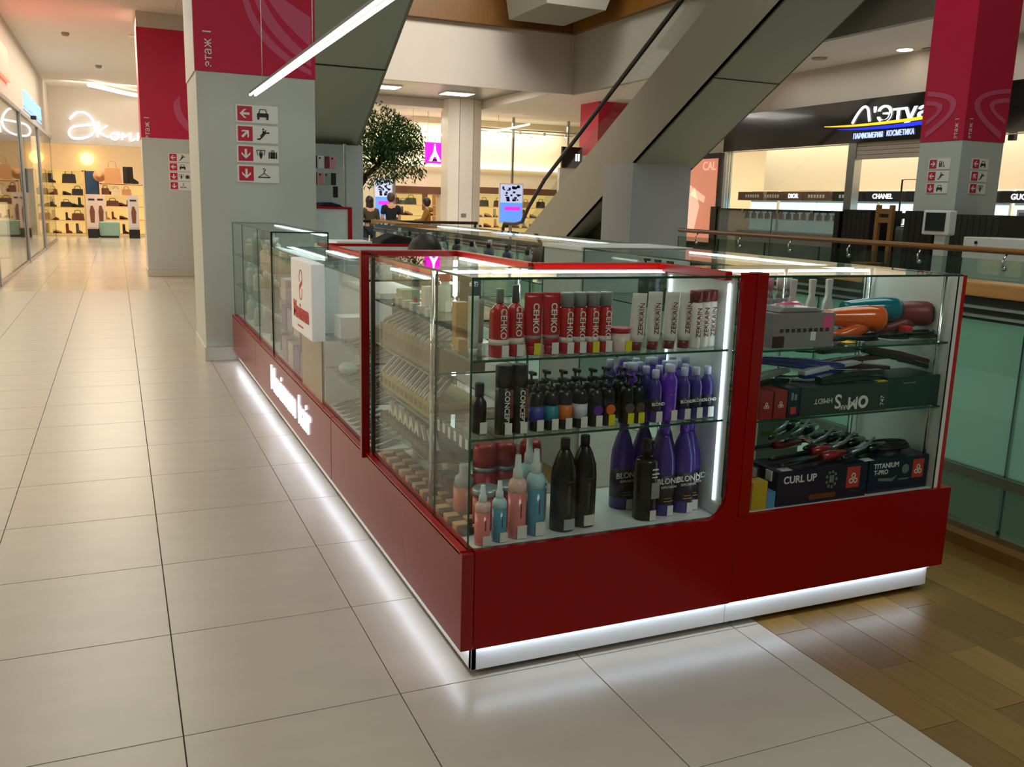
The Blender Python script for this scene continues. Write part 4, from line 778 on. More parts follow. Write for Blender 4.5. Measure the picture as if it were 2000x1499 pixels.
# ------------------------------------------------------------------ the red kiosk
ZB, ZP, ZD, ZT = .022, .104, .412, 1.195      # plinth bottom, plinth top, deck, top of glass
PLW = M('white_plinth', (236, 238, 238), .4, var=.02); BEI = M('beige_panel', (196, 184, 166), .5)
def feet(b, pts):
    for x, y in pts: b.lathe([(.018, 0), (.018, ZB + .005)], 10, x, y, 0)
    return b
# --- front corner showcase (L-shaped: left wing and front wing)
t = thing('corner_showcase', 'L-shaped red-edged corner glass showcase nearest the viewer', 'showcase', (.2, 0, 0), 'kiosk showcases')
b = MB(); b.prism([(.222, ZB), (1.144, ZB), (1.144, ZP), (.222, ZP)], 'y', .012, .032); obj('front_plinth', b, PLW, t, .002)
b = MB(); b.box(.222, .012, ZB, .240, 1.12, ZP); obj('side_plinth', b, PLW, t, .002)
b = MB(); feet(b, ((.26, .08), (.26, .5), (.26, 1.0), (1.1, .08))); obj('foot', b, DGREY, t)
fr = [(.218, ZP), (1.141, ZP), (1.141, ZD), (1.176, ZD), (1.176, 1.212), (1.096, 1.212), (1.096, ZD + .075)] + [(1.021 + .075 * math.cos(a), ZD + .075 - .075 * math.sin(a)) for a in [i * PI / 16 for i in range(1, 9)]] + [(.218, ZD)]
b = MB(); b.prism(fr, 'y', -.014, .004); obj('front_panel', b, M('dark_red_gloss_front', (146, 3, 1), .22, spec=.25), t, .0015)
b = MB(); b.box(1.148, -.018, ZD, 1.19, .03, 1.212); obj('post', b, REDL, t, .002)
b = MB(); b.box(.178, -.014, ZP, .216, 1.735, ZD - .004); obj('side_panel', b, REDL, t, .002)
b = MB(); b.box(.178, .006, ZD - .012, .222, 1.735, ZD); obj('top_ledge', b, REDT, t, .001)
b = MB(); b.prism([(.222, .012), (1.09, .012), (1.09, .405), (.56, .405), (.56, 1.1), (.222, 1.1)], 'z', ZD - .03, ZD - .003); obj('deck', b, WHITE, t)
b = MB(); b.box(.24, .4, ZP, .56, 1.1, ZD - .03); b.box(.56, .39, ZP, 1.13, .405, ZD - .03); obj('carcass', b, WHITE, t)
b = MB(); b.box(.24, .05, ZB, .55, 1.1, ZP - .02); b.box(.24, .05, ZB, 1.13, .38, ZP - .02); obj('base_frame', b, WHITE, t)
b = MB(); b.box(.200, .02, ZP - .012, .212, 1.73, ZP - .004); obj('led_strip', b, LED, t)
b = MB(); b.box(.23, -.004, ZP - .004, 1.14, .010, ZP + .002); obj('led_strip', b, LED, t)
G = [GL, GE]
b = MB(); b.pane(.206, .0065, ZD, 1.096, .0125, ZT); obj('front_glass', b, G, t)
b = MB(); b.pane(.2, .0065, ZD, .206, .308, ZT); obj('side_glass', b, G, t)
b = MB(); b.pane(.2, .312, ZD, .206, 1.075, ZT); obj('side_glass', b, G, t)
b = MB(); b.pane(.2, .0065, ZT, 1.1, .41, ZT + .007); obj('top_glass', b, G, t)
b = MB(); b.pane(.2, .4105, ZT, .56, 1.12, ZT + .007); obj('top_glass', b, G, t)
b = MB(); b.pane(.562, .405, ZD, 1.09, .410, ZT); obj('back_glass', b, G, t)
b = MB(); b.pane(.556, .41, ZD, .561, 1.1, ZT); obj('back_glass', b, G, t)
for z in (.968, .738):
    b = MB(); b.pane(.212, .02, z - .007, 1.09, .395, z); obj('shelf', b, [GLS, GE], t)
for z in (1.03, .86, .70, .565):
    b = MB(); b.pane(.212, .40, z - .006, .55, 1.07, z); obj('shelf', b, [GLS, GE], t)
b = MB(); b.box(1.082, .014, ZD, 1.094, .39, ZT); obj('white_end_panel', b, WHITE, t)
b = MB(); b.box(1.076, .030, ZD + .05, 1.082, .038, ZT - .02); b.box(1.076, .362, ZD + .05, 1.082, .370, ZT - .02); obj('corner_led', b, M('dim_corner_led', (225, 238, 240), .5, emit=4.0, ecol=(214, 232, 245), var=0), t)
b = MB(); b.box(.22, .39, ZT - .014, 1.07, .400, ZT - .004); obj('top_led', b, LEDS, t)
b = MB(); b.box(.545, .42, ZT - .014, .555, 1.05, ZT - .004); obj('top_led', b, LEDS, t)
b = MB(); b.box(.52, 1.04, 1.04, .535, 1.05, 1.18); b.box(.52, 1.04, .72, .535, 1.05, .85); obj('corner_led', b, LEDS, t)
for x, y in ((.53, .43), (.53, 1.05), (.22, .40)):
    b = MB(); b.tube([(x, y, ZD), (x, y, ZT)], .007, 8); obj('shelf_rod', b, CHROME, t)
b = MB(); b.lathe([(.012, 0), (.012, .012)], 10, .215, .03, ZT - .02); b.lathe([(.012, 0), (.012, .012)], 10, .40, .38, ZT - .02); obj('glass_clip', b, CHROME, t)
def band(pts, h0, h1, w, parent, name='red_band'):
    for i in range(len(pts) - 1):
        (xa, ya), (xb, yb) = pts[i], pts[i + 1]; b = MB(); b.box(min(xa, xb) - w / 2, min(ya, yb) - w / 2, h0, max(xa, xb) + w / 2, max(ya, yb) + w / 2, h1); obj(name, b, REDT, parent, .003)
band([(.20, 1.13), (.555, 1.13)], 1.185, 1.214, .026, t); band([(.57, 1.105), (.57, .435)], 1.185, 1.214, .026, t); band([(.585, .42), (1.05, .42)], 1.185, 1.214, .026, t); band([(1.07, .42), (1.07, .04)], 1.185, 1.214, .026, t)
b = MB(); b.box(.164, 1.098, ZD - .02, .196, 1.126, 1.214); obj('side_post', b, REDL, t, .002)
b = MB(); b.box(.206, 1.100, ZD, .220, 1.118, 1.185); obj('partition', b, M('purple_brown_partition', (60, 48, 58), .5), t)
# --- right front showcase
t = thing('glass_showcase', 'right front glass showcase with hair dryers, above the wooden floor', 'showcase', (1.65, 0, 0), 'kiosk showcases')
b = MB(); b.box(1.146, .012, ZB, 2.079, .032, ZP); b.box(2.06, .032, ZB, 2.079, .5, ZP); obj('front_plinth', b, PLW, t, .002)
b = MB(); feet(b, ((1.2, .06), (2.04, .06), (2.04, .4))); obj('foot', b, DGREY, t)
b = MB(); b.box(1.143, -.012, ZP, 2.126, .006, ZD); obj('front_panel', b, M('dark_red_gloss_front', ()), t, .002)
b = MB(); b.box(2.086, .006, ZP, 2.12, .5, ZD); obj('end_panel', b, REDL, t, .002)
b = MB(); b.box(2.052, .004, ZD - .004, 2.068, .45, ZT); obj('white_end_panel', b, WHITE, t)
b = MB(); b.box(2.068, .0, ZD - .004, 2.082, .45, ZT + .004); obj('red_edge', b, REDT, t)
b = MB(); b.box(1.15, .012, ZD - .03, 2.06, .44, ZD - .004); obj('deck', b, WHITE, t)
b = MB(); b.box(1.16, .05, ZB, 2.05, .43, ZP - .02); b.box(1.16, .42, ZP, 2.06, .44, ZD - .03); obj('carcass', b, WHITE, t)
b = MB(); b.box(1.15, -.004, ZP - .004, 2.07, .010, ZP + .002); obj('led_strip', b, LED, t)
b = MB(); b.pane(1.191, .0065, ZD - .004, 2.052, .0125, ZT); obj('front_glass', b, G, t)
b = MB(); b.pane(1.11, .0065, ZT, 2.068, .45, ZT + .007); obj('top_glass', b, G, t)
for z in (.958, .722):
    b = MB(); b.pane(1.12, .02, z - .007, 2.05, .43, z); obj('shelf', b, [GLS, GE], t)
b = MB(); b.pane(1.12, .436, ZD, 2.05, .441, ZT); obj('back_glass', b, G, t)
b = MB(); b.box(1.2, .415, ZT - .016, 2.04, .425, ZT - .006); obj('top_led', b, LEDS, t)
for x, y in ((2.035, .05), (2.035, .40), (1.62, .41)):
    b = MB(); b.tube([(x, y, ZD), (x, y, ZT)], .007, 8); obj('shelf_rod', b, CHROME, t)
# --- left low counter with the sign box
t = thing('glass_counter', 'low glass counter along the left side carrying the white sign box', 'counter', (.2, 2.3, 0), 'kiosk showcases')
b = MB(); b.box(.222, 1.13, ZB, .24, 3.55, ZP); obj('side_plinth', b, PLW, t)
b = MB(); feet(b, ((.26, 1.3), (.26, 2.2), (.26, 3.4))); obj('foot', b, DGREY, t)
b = MB(); b.box(.178, 1.742, ZP, .216, 4.25, ZD - .004); obj('side_panel', b, REDL, t, .002)
b = MB(); b.box(.178, 1.742, ZD - .012, .222, 4.25, ZD); obj('top_ledge', b, REDT, t)
b = MB(); b.box(.24, 1.13, ZP, .56, 3.55, ZD - .03); b.box(.222, 1.13, ZD - .03, .56, 3.55, ZD - .003); obj('carcass', b, WHITE, t)
b = MB(); b.box(.24, 1.13, ZB, .55, 3.54, ZP - .02); obj('base_frame', b, WHITE, t)
b = MB(); b.box(.200, 1.75, ZP - .012, .212, 3.5, ZP - .004); obj('led_strip', b, LED, t)
b = MB(); b.pane(.2, 1.135, ZD, .206, 2.03, 1.09); obj('side_glass', b, G, t)
b = MB(); b.pane(.2, 2.56, ZD, .206, 3.545, 1.09); obj('side_glass', b, G, t)
b = MB(); b.pane(.2, 1.135, 1.09, .565, 3.545, 1.098); obj('top_glass', b, G, t)
b = MB(); b.pane(.556, 1.135, ZD, .561, 3.545, 1.09); obj('back_glass', b, G, t)
for z in (.765, .60):
    b = MB(); b.pane(.212, 1.14, z - .006, .55, 2.0, z); obj('shelf', b, [GLS, GE], t)
    b = MB(); b.pane(.212, 2.6, z + .02 - .006, .55, 3.5, z + .02); obj('shelf', b, [GLS, GE], t)
b = MB(); b.box(.2, 2.035, ZD, .212, 2.555, 1.09); obj('beige_panel', b, BEI, t)
b = MB(); b.box(.215, 2.02, ZD, .55, 2.035, 1.09); b.box(.215, 2.555, ZD, .55, 2.57, 1.09); obj('inner_panel', b, WHITE, t)
b = MB(); b.box(.535, 1.2, 1.07, .55, 2.0, 1.08); b.box(.535, 2.6, 1.07, .55, 3.5, 1.08); obj('top_led', b, LEDS, t)
b = MB(); b.box(.56, 1.14, 1.09, .60, 3.9, 1.108); obj('red_back_edge', b, REDT, t)
SB = thing('light_box_sign', 'white light box with red hair logo on the left side of the kiosk', 'sign', (.16, 2.2, .9))
b = MB(); b.box(.135, 1.93, .735, .199, 2.475, 1.102); obj('box', b, M('light_box_white', (240, 240, 240), .35, emit=.12, ecol=(240, 245, 250), var=0), SB, .006)
RT = M('red_print', (214, 40, 26), .45)
text('Maximum', .118, .001, RT, (.133, 2.2, .845), LEFT, SB, bold=.003, sx=.86)
b = MB(); b.box(.1335, 2.15, .768, .135, 2.30, .776); obj('underline', b, RT, SB)
def logo(parent, cx, cz, s, x0, x1, mat, flip=1):
    P = lambda u, v: (cx - u * s, cz + v * s)
    for a, bb in (((-.15, 1.05), (.62, .35)),):
        pass
    o = [P(*p) for p in arc(0, .42, .55, -20, 215, 16)]; i_ = [P(*p) for p in arc(0, .42, .47, -20, 215, 16)]
    q = MB()
    for k in range(16): q.prism([o[k], o[k + 1], i_[k + 1], i_[k]], 'x', x0, x1)
    o = [P(*p) for p in arc(0, -.55, .5, 160, 395, 16)]; i_ = [P(*p) for p in arc(0, -.55, .42, 160, 395, 16)]
    for k in range(16): q.prism([o[k], o[k + 1], i_[k + 1], i_[k]], 'x', x0, x1)
    obj('logo_ring', q, mat, parent)
    q = MB(); q.prism([P(-.5, -.45), P(.5, .02), P(.5, .32), P(-.5, -.1)], 'x', x0, x1); obj('logo_bar', q, mat, parent)
logo(SB, 2.2, .985, .075, .1335, .135, RT)
t = thing('lit_lettering', 'glowing white channel letters on the left red panel of the kiosk', 'sign', (.178, 2.8, .25))
CLL = M('channel_letter_light', (250, 250, 255), .5, emit=1.6, ecol=(236, 242, 255), var=0)
yy = 3.53
for wd in ('Maximum', 'hair'):
    o = text(wd, .225, .003, CLL, (.174, yy, .262), LEFT, t, bold=.001, align='LEFT', sx=1.0); yy -= max(v.co.x for v in o.data.vertices) * 1.0 + .085
# --- far left tall showcase next to the column
t = thing('glass_showcase', 'tall glass showcase at the far end of the left side, touching the grey column', 'showcase', (.2, 4.6, 0), 'kiosk showcases')
b = MB(); b.box(.178, 4.253, ZP, .216, 5.66, ZD - .004); obj('side_panel', b, REDL, t, .002)
b = MB(); b.box(.178, 4.253, ZD - .012, .222, 5.66, ZD); obj('top_ledge', b, REDT, t)
b = MB(); b.box(.24, 3.56, ZP, .56, 5.66, ZD - .003); obj('carcass', b, WHITE, t)
b = MB(); b.box(.222, 3.56, ZB, .24, 5.66, ZP); obj('side_plinth', b, PLW, t)
b = MB(); feet(b, ((.26, 3.7), (.26, 5.5))); obj('foot', b, DGREY, t)
b = MB(); b.box(.24, 3.56, ZB, .55, 5.6, ZP - .02); obj('base_frame', b, WHITE, t)
b = MB(); b.box(.200, 3.56, ZP - .012, .212, 5.64, ZP - .004); obj('led_strip', b, LED, t)
for ya, yb in ((3.552, 4.178), (4.182, 5.02), (5.024, 5.66)):
    b = MB(); b.pane(.2, ya, ZD, .206, yb, 1.185); obj('side_glass', b, G, t)
b = MB(); b.pane(.2, 3.552, ZD, .556, 3.558, 1.185); obj('front_glass', b, G, t)
b = MB(); b.pane(.2, 3.552, 1.185, .565, 5.66, 1.191); obj('top_glass', b, G, t)
b = MB(); b.pane(.556, 3.56, ZD, .561, 5.66, 1.185); obj('back_glass', b, G, t)
b = MB(); b.box(.196, 3.546, ZD, .209, 3.556, 1.19); b.box(.555, 3.546, 1.09, .563, 3.556, 1.19); b.box(.2, 3.546, 1.183, .56, 3.556, 1.192); obj('black_edge', b, BLACK, t)
for z in (.93, .68):
    b = MB(); b.pane(.212, 3.57, z - .006, .55, 5.62, z); obj('shelf', b, [GLS, GE], t)
b = MB(); b.box(.54, 3.6, 1.165, .55, 5.6, 1.175); obj('top_led', b, LEDS, t)
# --- right wing of the island
def wing(label, y0, y1):
    t = thing('glass_showcase', label, 'showcase', (1.74, (y0 + y1) / 2, 0), 'kiosk showcases'); x0, x1 = 1.42, 2.06
    b = MB(); b.box(x0 + .02, y0, 0, x1 - .02, y1, ZD); obj('base', b, WHITE, t)
    b = MB(); b.box(x1, y0, ZP, x1 + .03, y1, ZD); obj('side_panel', b, REDL, t)
    for x in (x0, x1 - .006):
        b = MB(); b.pane(x, y0 + .003, ZD, x + .006, y1 - .003, ZT); obj('side_glass', b, G, t)
    b = MB(); b.pane(x0, y0, ZT, x1, y1, ZT + .007); obj('top_glass', b, G, t)
    for z in (.72, .98):
        b = MB(); b.pane(x0 + .01, y0 + .02, z - .006, x1 - .01, y1 - .02, z); obj('shelf', b, [GLS, GE], t)
    b = MB(); b.box(x1 - .04, y0 + .03, ZT - .016, x1 - .03, y1 - .03, ZT - .006); obj('top_led', b, LEDS, t)
    return t
wing('glass showcase of the right wing with black pump bottles, behind the red band', .46, 1.66)
wing('long glass showcase of the right wing with many small bottles behind the seller', 2.12, 3.9)
wing('farthest glass showcase of the right wing below the shoppers', 3.92, 5.7)
t = thing('storage_unit', 'pale solid storage unit between two glass showcases of the right wing', 'cabinet', (1.74, 1.9, 0)); b = MB(); b.box(1.42, 1.67, 0, 2.06, 2.11, 1.185); obj('body', b, M('pale_grey_laminate', (176, 180, 174), .4), t, .004); b = MB(); b.box(1.41, 1.665, 1.185, 2.07, 2.115, 1.205); obj('top', b, WHITE, t, .003)
t = thing('storage_cabinet', 'white cabinet with red edges standing right of the grey column', 'cabinet', (1.15, 6.3, 0)); b = MB(); b.box(.955, 6.15, 0, 1.30, 6.6, 1.315); obj('body', b, WHITE, t); b = MB(); b.box(1.30, 6.14, 0, 1.34, 6.61, 1.315); b.box(.95, 6.14, 1.315, 1.34, 6.61, 1.335); obj('red_edge', b, REDT, t, .002)
b = MB(); b.box(.62, 3.9, 1.085, 1.30, 3.94, 1.105); b.box(.62, 3.9, 0, .66, 3.94, 1.085); b.box(1.26, 3.9, 0, 1.30, 3.94, 1.085); t = thing('side_table', 'slim red-edged counter board behind the low glass counter', 'counter', (.95, 3.95, 0)); obj('red_frame', b, REDT, t); b = MB(); b.box(.62, 3.9, 1.06, 1.3, 4.3, 1.085); obj('board', b, WHITE, t)
# phone-case rack on the support wall
t = thing('phone_case_rack', 'white rack with hanging phone cases beside the grey column', 'rack', (1.12, 6.8, 0)); b = MB(); b.pane(1.06, 6.9, 0, 1.46, 6.91, 1.95); obj('back_board', b, [GLS, GE], t); b = MB(); b.box(1.06, 6.86, 0, 1.46, 6.98, .03); b.box(1.44, 6.88, 0, 1.46, 6.92, 1.95); obj('rack_frame', b, STEEL, t)
b = MB(); b.box(1.10, 6.86, 1.36, 1.30, 6.9, 1.64); obj('clear_tray', b, GLS, t); del b
random.seed(4); pcc = [M('case_black', (30, 28, 32), .4), M('case_pink', (206, 140, 150), .5), M('case_white', (215, 215, 215), .4), M('case_grey', (150, 156, 150), .4), M('case_wine', (120, 40, 48), .5)]
k = 0
for row, z in enumerate((1.76, 1.60)):
    for q in range(4):
        x = 1.135 + q * .062; p = pcc[(k * 2 + row) % 5]; nmn = p.name.split('_')[1]
        c = thing('phone_case', '%s phone case hanging %s in the %s row of the rack' % (nmn, ORD[q], ('upper', 'lower')[row]), 'phone case', (x, 6.84, z), 'hanging phone cases'); b = MB(); b.box(-.026, -.006, -.06, .026, .006, .06); obj('shell', b, p, c, .004, local=True); b = MB(); b.lathe([(.01, 0), (.01, .004)], 8); h = obj('camera_ring', b, BLACK, c, local=True); h.location = (-.012, -.008, .04); h.rotation_euler = (PI / 2, 0, 0); k += 1
tag(obj('phone_case', MB().box(1.315, 6.84, 1.42, 1.365, 6.85, 1.53), BLACK), 'single black phone case hanging below the other cases', 'phone case', 'hanging phone cases')
tag(obj('cloth', MB().prism([(1.06, 1.335), (1.27, 1.335), (1.24, 1.355), (1.16, 1.375), (1.08, 1.37)], 'y', 6.2, 6.5), M('dark_blue_cloth', (34, 38, 62), .9), bevel=.008), 'folded dark blue cloth on top of the white red-edged cabinet', 'cloth')
# ------------------------------------------------------------------ merchandise: builders (each at the origin, facing -y)
RED = M('red_bottle_plastic', (186, 26, 22), .25, coat=.3); GREYC = M('grey_cap_plastic', (132, 136, 132), .35); TAG = M('white_price_tag', (232, 230, 222), .5); TAGY = M('yellow_price_tag', (224, 214, 40), .5)
TUBEW = M('white_tube_plastic', (226, 220, 210), .4); DRED = M('dark_red_cap', (120, 22, 22), .35); BLK = M('black_bottle_plastic', (9, 9, 11), .28); PUR = M('purple_bottle_plastic', (104, 44, 190), .22, coat=.3); PUD = M('dark_purple_bottle', (66, 46, 136), .25, coat=.2)
LIL = M('lilac_white_cap', (206, 208, 240), .35); WCAP = M('white_frosted_cap', (224, 232, 234), .35); INKW = M('white_ink', (232, 232, 226), .5); LBLW = M('white_label', (226, 220, 212), .5)
def price(t, x, y, mat=None, w=.022, h=.034): 
    b = MB(); b.box(x - w / 2, y - .0015, .002, x + w / 2, y, .002 + h); return obj('price_tag', b, mat or TAG, t, local=True)
def bottle(label, p, r, h, body, cap, capr, caph, grp, cat='bottle', name='bottle', shoulder=.78, neck=.35, tagm=TAG, letters=None, lmat=None, lsize=.026, lz=.5, band=None, spin=-PI / 2, oval=1.):
    t = thing(name, label, cat, p, grp); hb = h - caph
    b = MB(); b.lathe([(r * .92, 0), (r, .006), (r, hb * shoulder), (r * .93, hb * (shoulder + (1 - shoulder) * .35)), (r * .62, hb * (shoulder + (1 - shoulder) * .75)), (max(capr * .9, r * neck), hb * .97), (capr * .85, hb)], 18, sy=oval); obj('body', b, body, t, local=True)
    b = MB(); b.lathe([(capr, hb), (capr, h - .004), (capr * .9, h)], 14); obj('cap', b, cap, t, local=True)
    if band:
        b = MB(); b.lathe([(r + .0006, band[0]), (r + .0006, band[1])], 18, sy=oval); obj('label_band', b, band[2], t, local=True)
    if tagm: price(t, r * .25, -r * oval - .0012, tagm)
    if letters: text(letters, lsize, .0006, lmat or INKW, (0, -r * oval - .0012, h * lz), FRONT, t, spin=spin, local=True, bold=.0003)
    return t
def tube(label, p, w, d, h, body, cap, caph, grp, letters=None, lsize=.026, lmat=None, tagm=TAG, lean=0., mark=None):
    """squeeze tube standing on its cap, crimped at the top"""
    t = thing('tube', label, 'tube', p, grp); n = 14
    b = MB(); pr = []
    for z, sx, sy in ((caph, w * .42, d * .5), (caph + .02, w * .46, d * .5), (h * .55, w * .49, d * .34), (h * .9, w * .5, d * .10), (h, w * .5, .0015)):
        pr.append([(sx * math.cos(2 * PI * i / n), sy * math.sin(2 * PI * i / n), z) for i in range(n)])
    vs = [v for q in pr for v in q]; fs = [tuple(range(n - 1, -1, -1)), tuple(4 * n + i for i in range(n))]
    for j in range(4):
        for i in range(n): fs.append((j * n + i, j * n + (i + 1) % n, (j + 1) * n + (i + 1) % n, (j + 1) * n + i))
    b.add(vs, fs, 0, True); obj('body', b, body, t, local=True)
    b = MB(); b.lathe([(w * .34, 0), (w * .38, caph)], 16, sy=min(1, d / w * 1.2)); obj('cap', b, cap, t, local=True)
    if tagm: price(t, w * .12, -d * .5 - .001, tagm)
    if letters: text(letters, lsize, .0006, lmat or INKW, (0, -d * .46 - .001, h * .60), FRONT, t, spin=-PI / 2, local=True, bold=.0006)
    if lean: t.rotation_euler = (0, lean, 0)
    return t
def strokes_v(t, x, y, z0, z1, mat, w=.012):
    """tall slanted display strokes of a vertical word"""
    for i in range(6):
        z = z0 + (z1 - z0) * i / 5; b = MB(); b.prism([(x - w, z - .004), (x + w, z + .006 * (-1) ** i), (x + w, z + .010 * (-1) ** i), (x - w, z + .002)], 'y', y - .001, y); obj('letter_stroke', b, mat, t, local=True)
def cbox(label, p, w, d, h, mat, grp=None, cat='box', rz=0., name='product_box', bev=.001):
    t = thing(name, label, cat, p, grp); b = MB(); b.box(-w / 2, -d / 2, 0, w / 2, d / 2, h); obj('carton', b, mat, t, bev, local=True); t.rotation_euler = (0, 0, rz); return t
TS = 'from the left, top front shelf'
G = 'red hair products on the top front shelf'
SZ = .969
bottle('red bottle with grey screw cap, first %s' % TS, (.309, .065, SZ), .0295, .196, RED, GREYC, .011, .04, G, letters='CEHKO', band=(.036, .052, LBLW))
t = bottle('red bottle with slim dark grey spray cap, second %s' % TS, (.362, .075, SZ), .0275, .205, RED, M('dark_grey_cap', (84, 90, 92), .35), .010, .05, G, letters='CEHKO', band=(.036, .054, LBLW))
for k, x in enumerate((.420, .478)):
    t = tube('wide red tube standing on its cap, %s %s' % (('third', 'fourth')[k], TS), (x, .075, SZ), .058, .038, .182, RED, RED, .03, G, letters='CEHKO', tagm=(TAGY, TAG)[k]); b = MB(); b.lathe([(.026, .042), (.027, .058)], 14, sy=.72); obj('grey_band', b, GREYC, t, local=True)
pz = (.527, .571, .613, .659)
can = bottle('red spray can with grey cap, fifth %s' % TS, (pz[0], .07, SZ), .0214, .182, RED, GREYC, .0208, .042, G, shoulder=.97, neck=.9, letters='CEHKO', lsize=.026, lz=.46, band=(.034, .05, LBLW), name='spray_can', cat='spray can')
for k in (1, 2, 3):
    c = dup(can, (pz[k], .07 + .004 * (k % 2), SZ), 'red spray can with grey cap, %s %s' % (ORD[4 + k], TS))
    if k == 2: recolor(c, 'price_tag', TAGY)
t = thing('jar', 'low pale jar with dark red lid between red cans and white tubes', 'jar', (.712, .07, SZ), G); b = MB(); b.lathe([(.030, 0), (.031, .004), (.031, .058)], 20); obj('body', b, M('pale_pink_jar', (220, 196, 186), .35), t, local=True); b = MB(); b.lathe([(.032, .058), (.032, .07), (.029, .073)], 20); obj('lid', b, M('red_lid', (170, 30, 34), .3), t, local=True); price(t, .014, -.032, TAGY)
G = 'white and dark red hair products on the top front shelf'
tw = None
for k, (x, le, h) in enumerate(((.772, .04, .176), (.832, .02, .180), (.893, .03, .178), (.945, .05, .176))):
    lb = 'white tube with dark red cap, %s of four on the top front shelf' % ORD[k]
    t = tube(lb, (x, .075, SZ), .052, .036, h, TUBEW, DRED, .026, G, tagm=None, lean=le); text('ZEKKAIN', .024, .0005, DRED, (.003, -.0172, .098), FRONT, t, spin=PI / 2, local=True, sx=1.02)
for k, x in enumerate((.982, 1.020, 1.056)):
    t = bottle('white bottle with dark red cap, %s of three on the top front shelf' % ORD[k], (x, .07 + .012 * k, SZ), .0215, .182, TUBEW, DRED, .0215, .035, G, shoulder=.98, neck=.95, tagm=None); text('ZEKKAIN', .023, .0005, DRED, (.003, -.0228, .082), FRONT, t, spin=PI / 2, local=True)
# mid shelf
G = 'black hair products on the middle front shelf'; MZ = .739; MS = 'on the middle front shelf'
bottle('plain black bottle at the glass corner %s' % MS, (.262, .09, MZ), .022, .15, BLK, BLK, .014, .04, G)
BR = M('brown_metal_stripe', (120, 76, 56), .35, .4)
for k, x in enumerate((.327, .376)):
    t = bottle('tall black hairspray can with %s stripe %s' % (('dark red', 'bronze')[k], MS), (x, .062, MZ), .0255, .205, BLK, BLK, .0255, .062, G, shoulder=.97, neck=.95, name='spray_can', cat='spray can', letters='CONCEPT', lsize=.022, lz=.40)
    b = MB(); b.box(.009, -.0265, .05, .019, -.022, .135); obj('stripe', b, (M('dark_red_stripe', (110, 40, 40), .4), BR)[k], t, local=True)
def pump(label, p, colr, grp, motif='band', tagm=TAG, s=1.):
    t = thing('pump_bottle', label, 'bottle', p, grp); r = .0235 * s
    b = MB(); b.lathe([(r * .94, 0), (r, .005), (r, .098 * s), (r * .8, .112 * s), (r * .5, .118 * s)], 16); obj('body', b, BLK, t, local=True)
    b = MB(); b.lathe([(r * .52, .118 * s), (r * .52, .130 * s), (.0045, .132 * s), (.0045, .148 * s)], 12); b.box(-.006, -.026 * s, .146 * s, .006, .008, .155 * s); obj('pump_head', b, BLK, t, local=True)
    b = MB()
    if motif == 'band': b.lathe([(r + .0005, .030 * s), (r + .0005, .075 * s)], 16)
    else: b.prism(arc(0, .052 * s, .016 * s, 0, 345, 15), 'y', -r - .001, -r + .003)
    obj('label_motif', b, colr, t, local=True)
    if tagm: price(t, .004, -r - .0012, tagm)
    return t
PC = [('blue', (56, 62, 170), 'band'), ('teal', (30, 140, 160), 'band'), ('orange', (216, 116, 40), 'band'), ('white', (200, 206, 220), 'band'), ('purple', (96, 40, 150), 'dot'), ('orange dot', (222, 100, 30), 'dot'), ('grey dot', (86, 80, 74), 'dot'), ('brown dot', (84, 66, 52), 'dot')]
for k, (x, (nme, c, mo)) in enumerate(zip((.437, .486, .532, .584, .636, .680, .748, .786), PC)):
    pump('black pump bottle with %s label, %s from the left %s' % (nme, ORD[k], MS), (x, .07, MZ), M('label_' + nme.replace(' ', '_'), c, .4), G, mo, TAGY if k in (5, 6, 7) else TAG)
first = None
for k in range(8):
    p = (.455 + .052 * k, .15 + .01 * (k % 2), MZ); lb = 'black pump bottle in the second row, %s from left %s' % (ORD[k], MS)
    if first is None: first = pump(lb, p, M('label_dim_grey', (60, 58, 56), .4), G, 'dot', None, 1.06)
    else: dup(first, p, lb)
G = 'purple bottles with pale caps on the middle front shelf'
dk = None; pu = None
for k, (x, kind) in enumerate(((.845, 0), (.902, 1), (.957, 0), (1.006, 0), (1.052, 0))):
    if kind == 0:
        lb = 'dark purple bottle with lilac cap and white lettering, %s of four in the front row' % ORD[[0, 0, 1, 2, 3][k]]
        if dk is None: dk = bottle(lb, (x, .062, MZ), .0225, .166, PUD, LIL, .012, .026, G, shoulder=.72, neck=.5, letters='BLOND', lsize=.014, lz=.36, spin=0, band=(.036, .075, M('violet_black_label', (40, 34, 52), .4)))
        else: dup(dk, (x, .062 + .004 * k, MZ), lb)
    else:
        pu = bottle('broad bright purple bottle with lilac cap between dark purple ones', (x, .07, MZ), .027, .180, PUR, LIL, .017, .024, G, shoulder=.8, neck=.6, letters=None)
        b = MB(); b.box(-.008, -.0265, .10, .010, -.0245, .104); b.box(-.010, -.0265, .085, .012, -.0245, .088); b.prism([(-.01, .03), (-.004, .055), (.0, .03)], 'y', -.0265, -.0245); b.prism([(.003, .03), (.008, .06), (.012, .03)], 'y', -.0265, -.0245); obj('pink_print', b, M('pink_print', (200, 110, 200), .4), pu, local=True)
for r in range(3):
    for k in range(6 if r else 5):
        x = .80 + .050 * k + .02 * (r % 2); dup(dk if (k + r) % 3 else pu, (min(x, 1.045), .128 + .072 * r, MZ), '%s purple bottle in the %s row from the glass on the middle shelf' % (ORD[k], ('second', 'third', 'fourth')[r]))
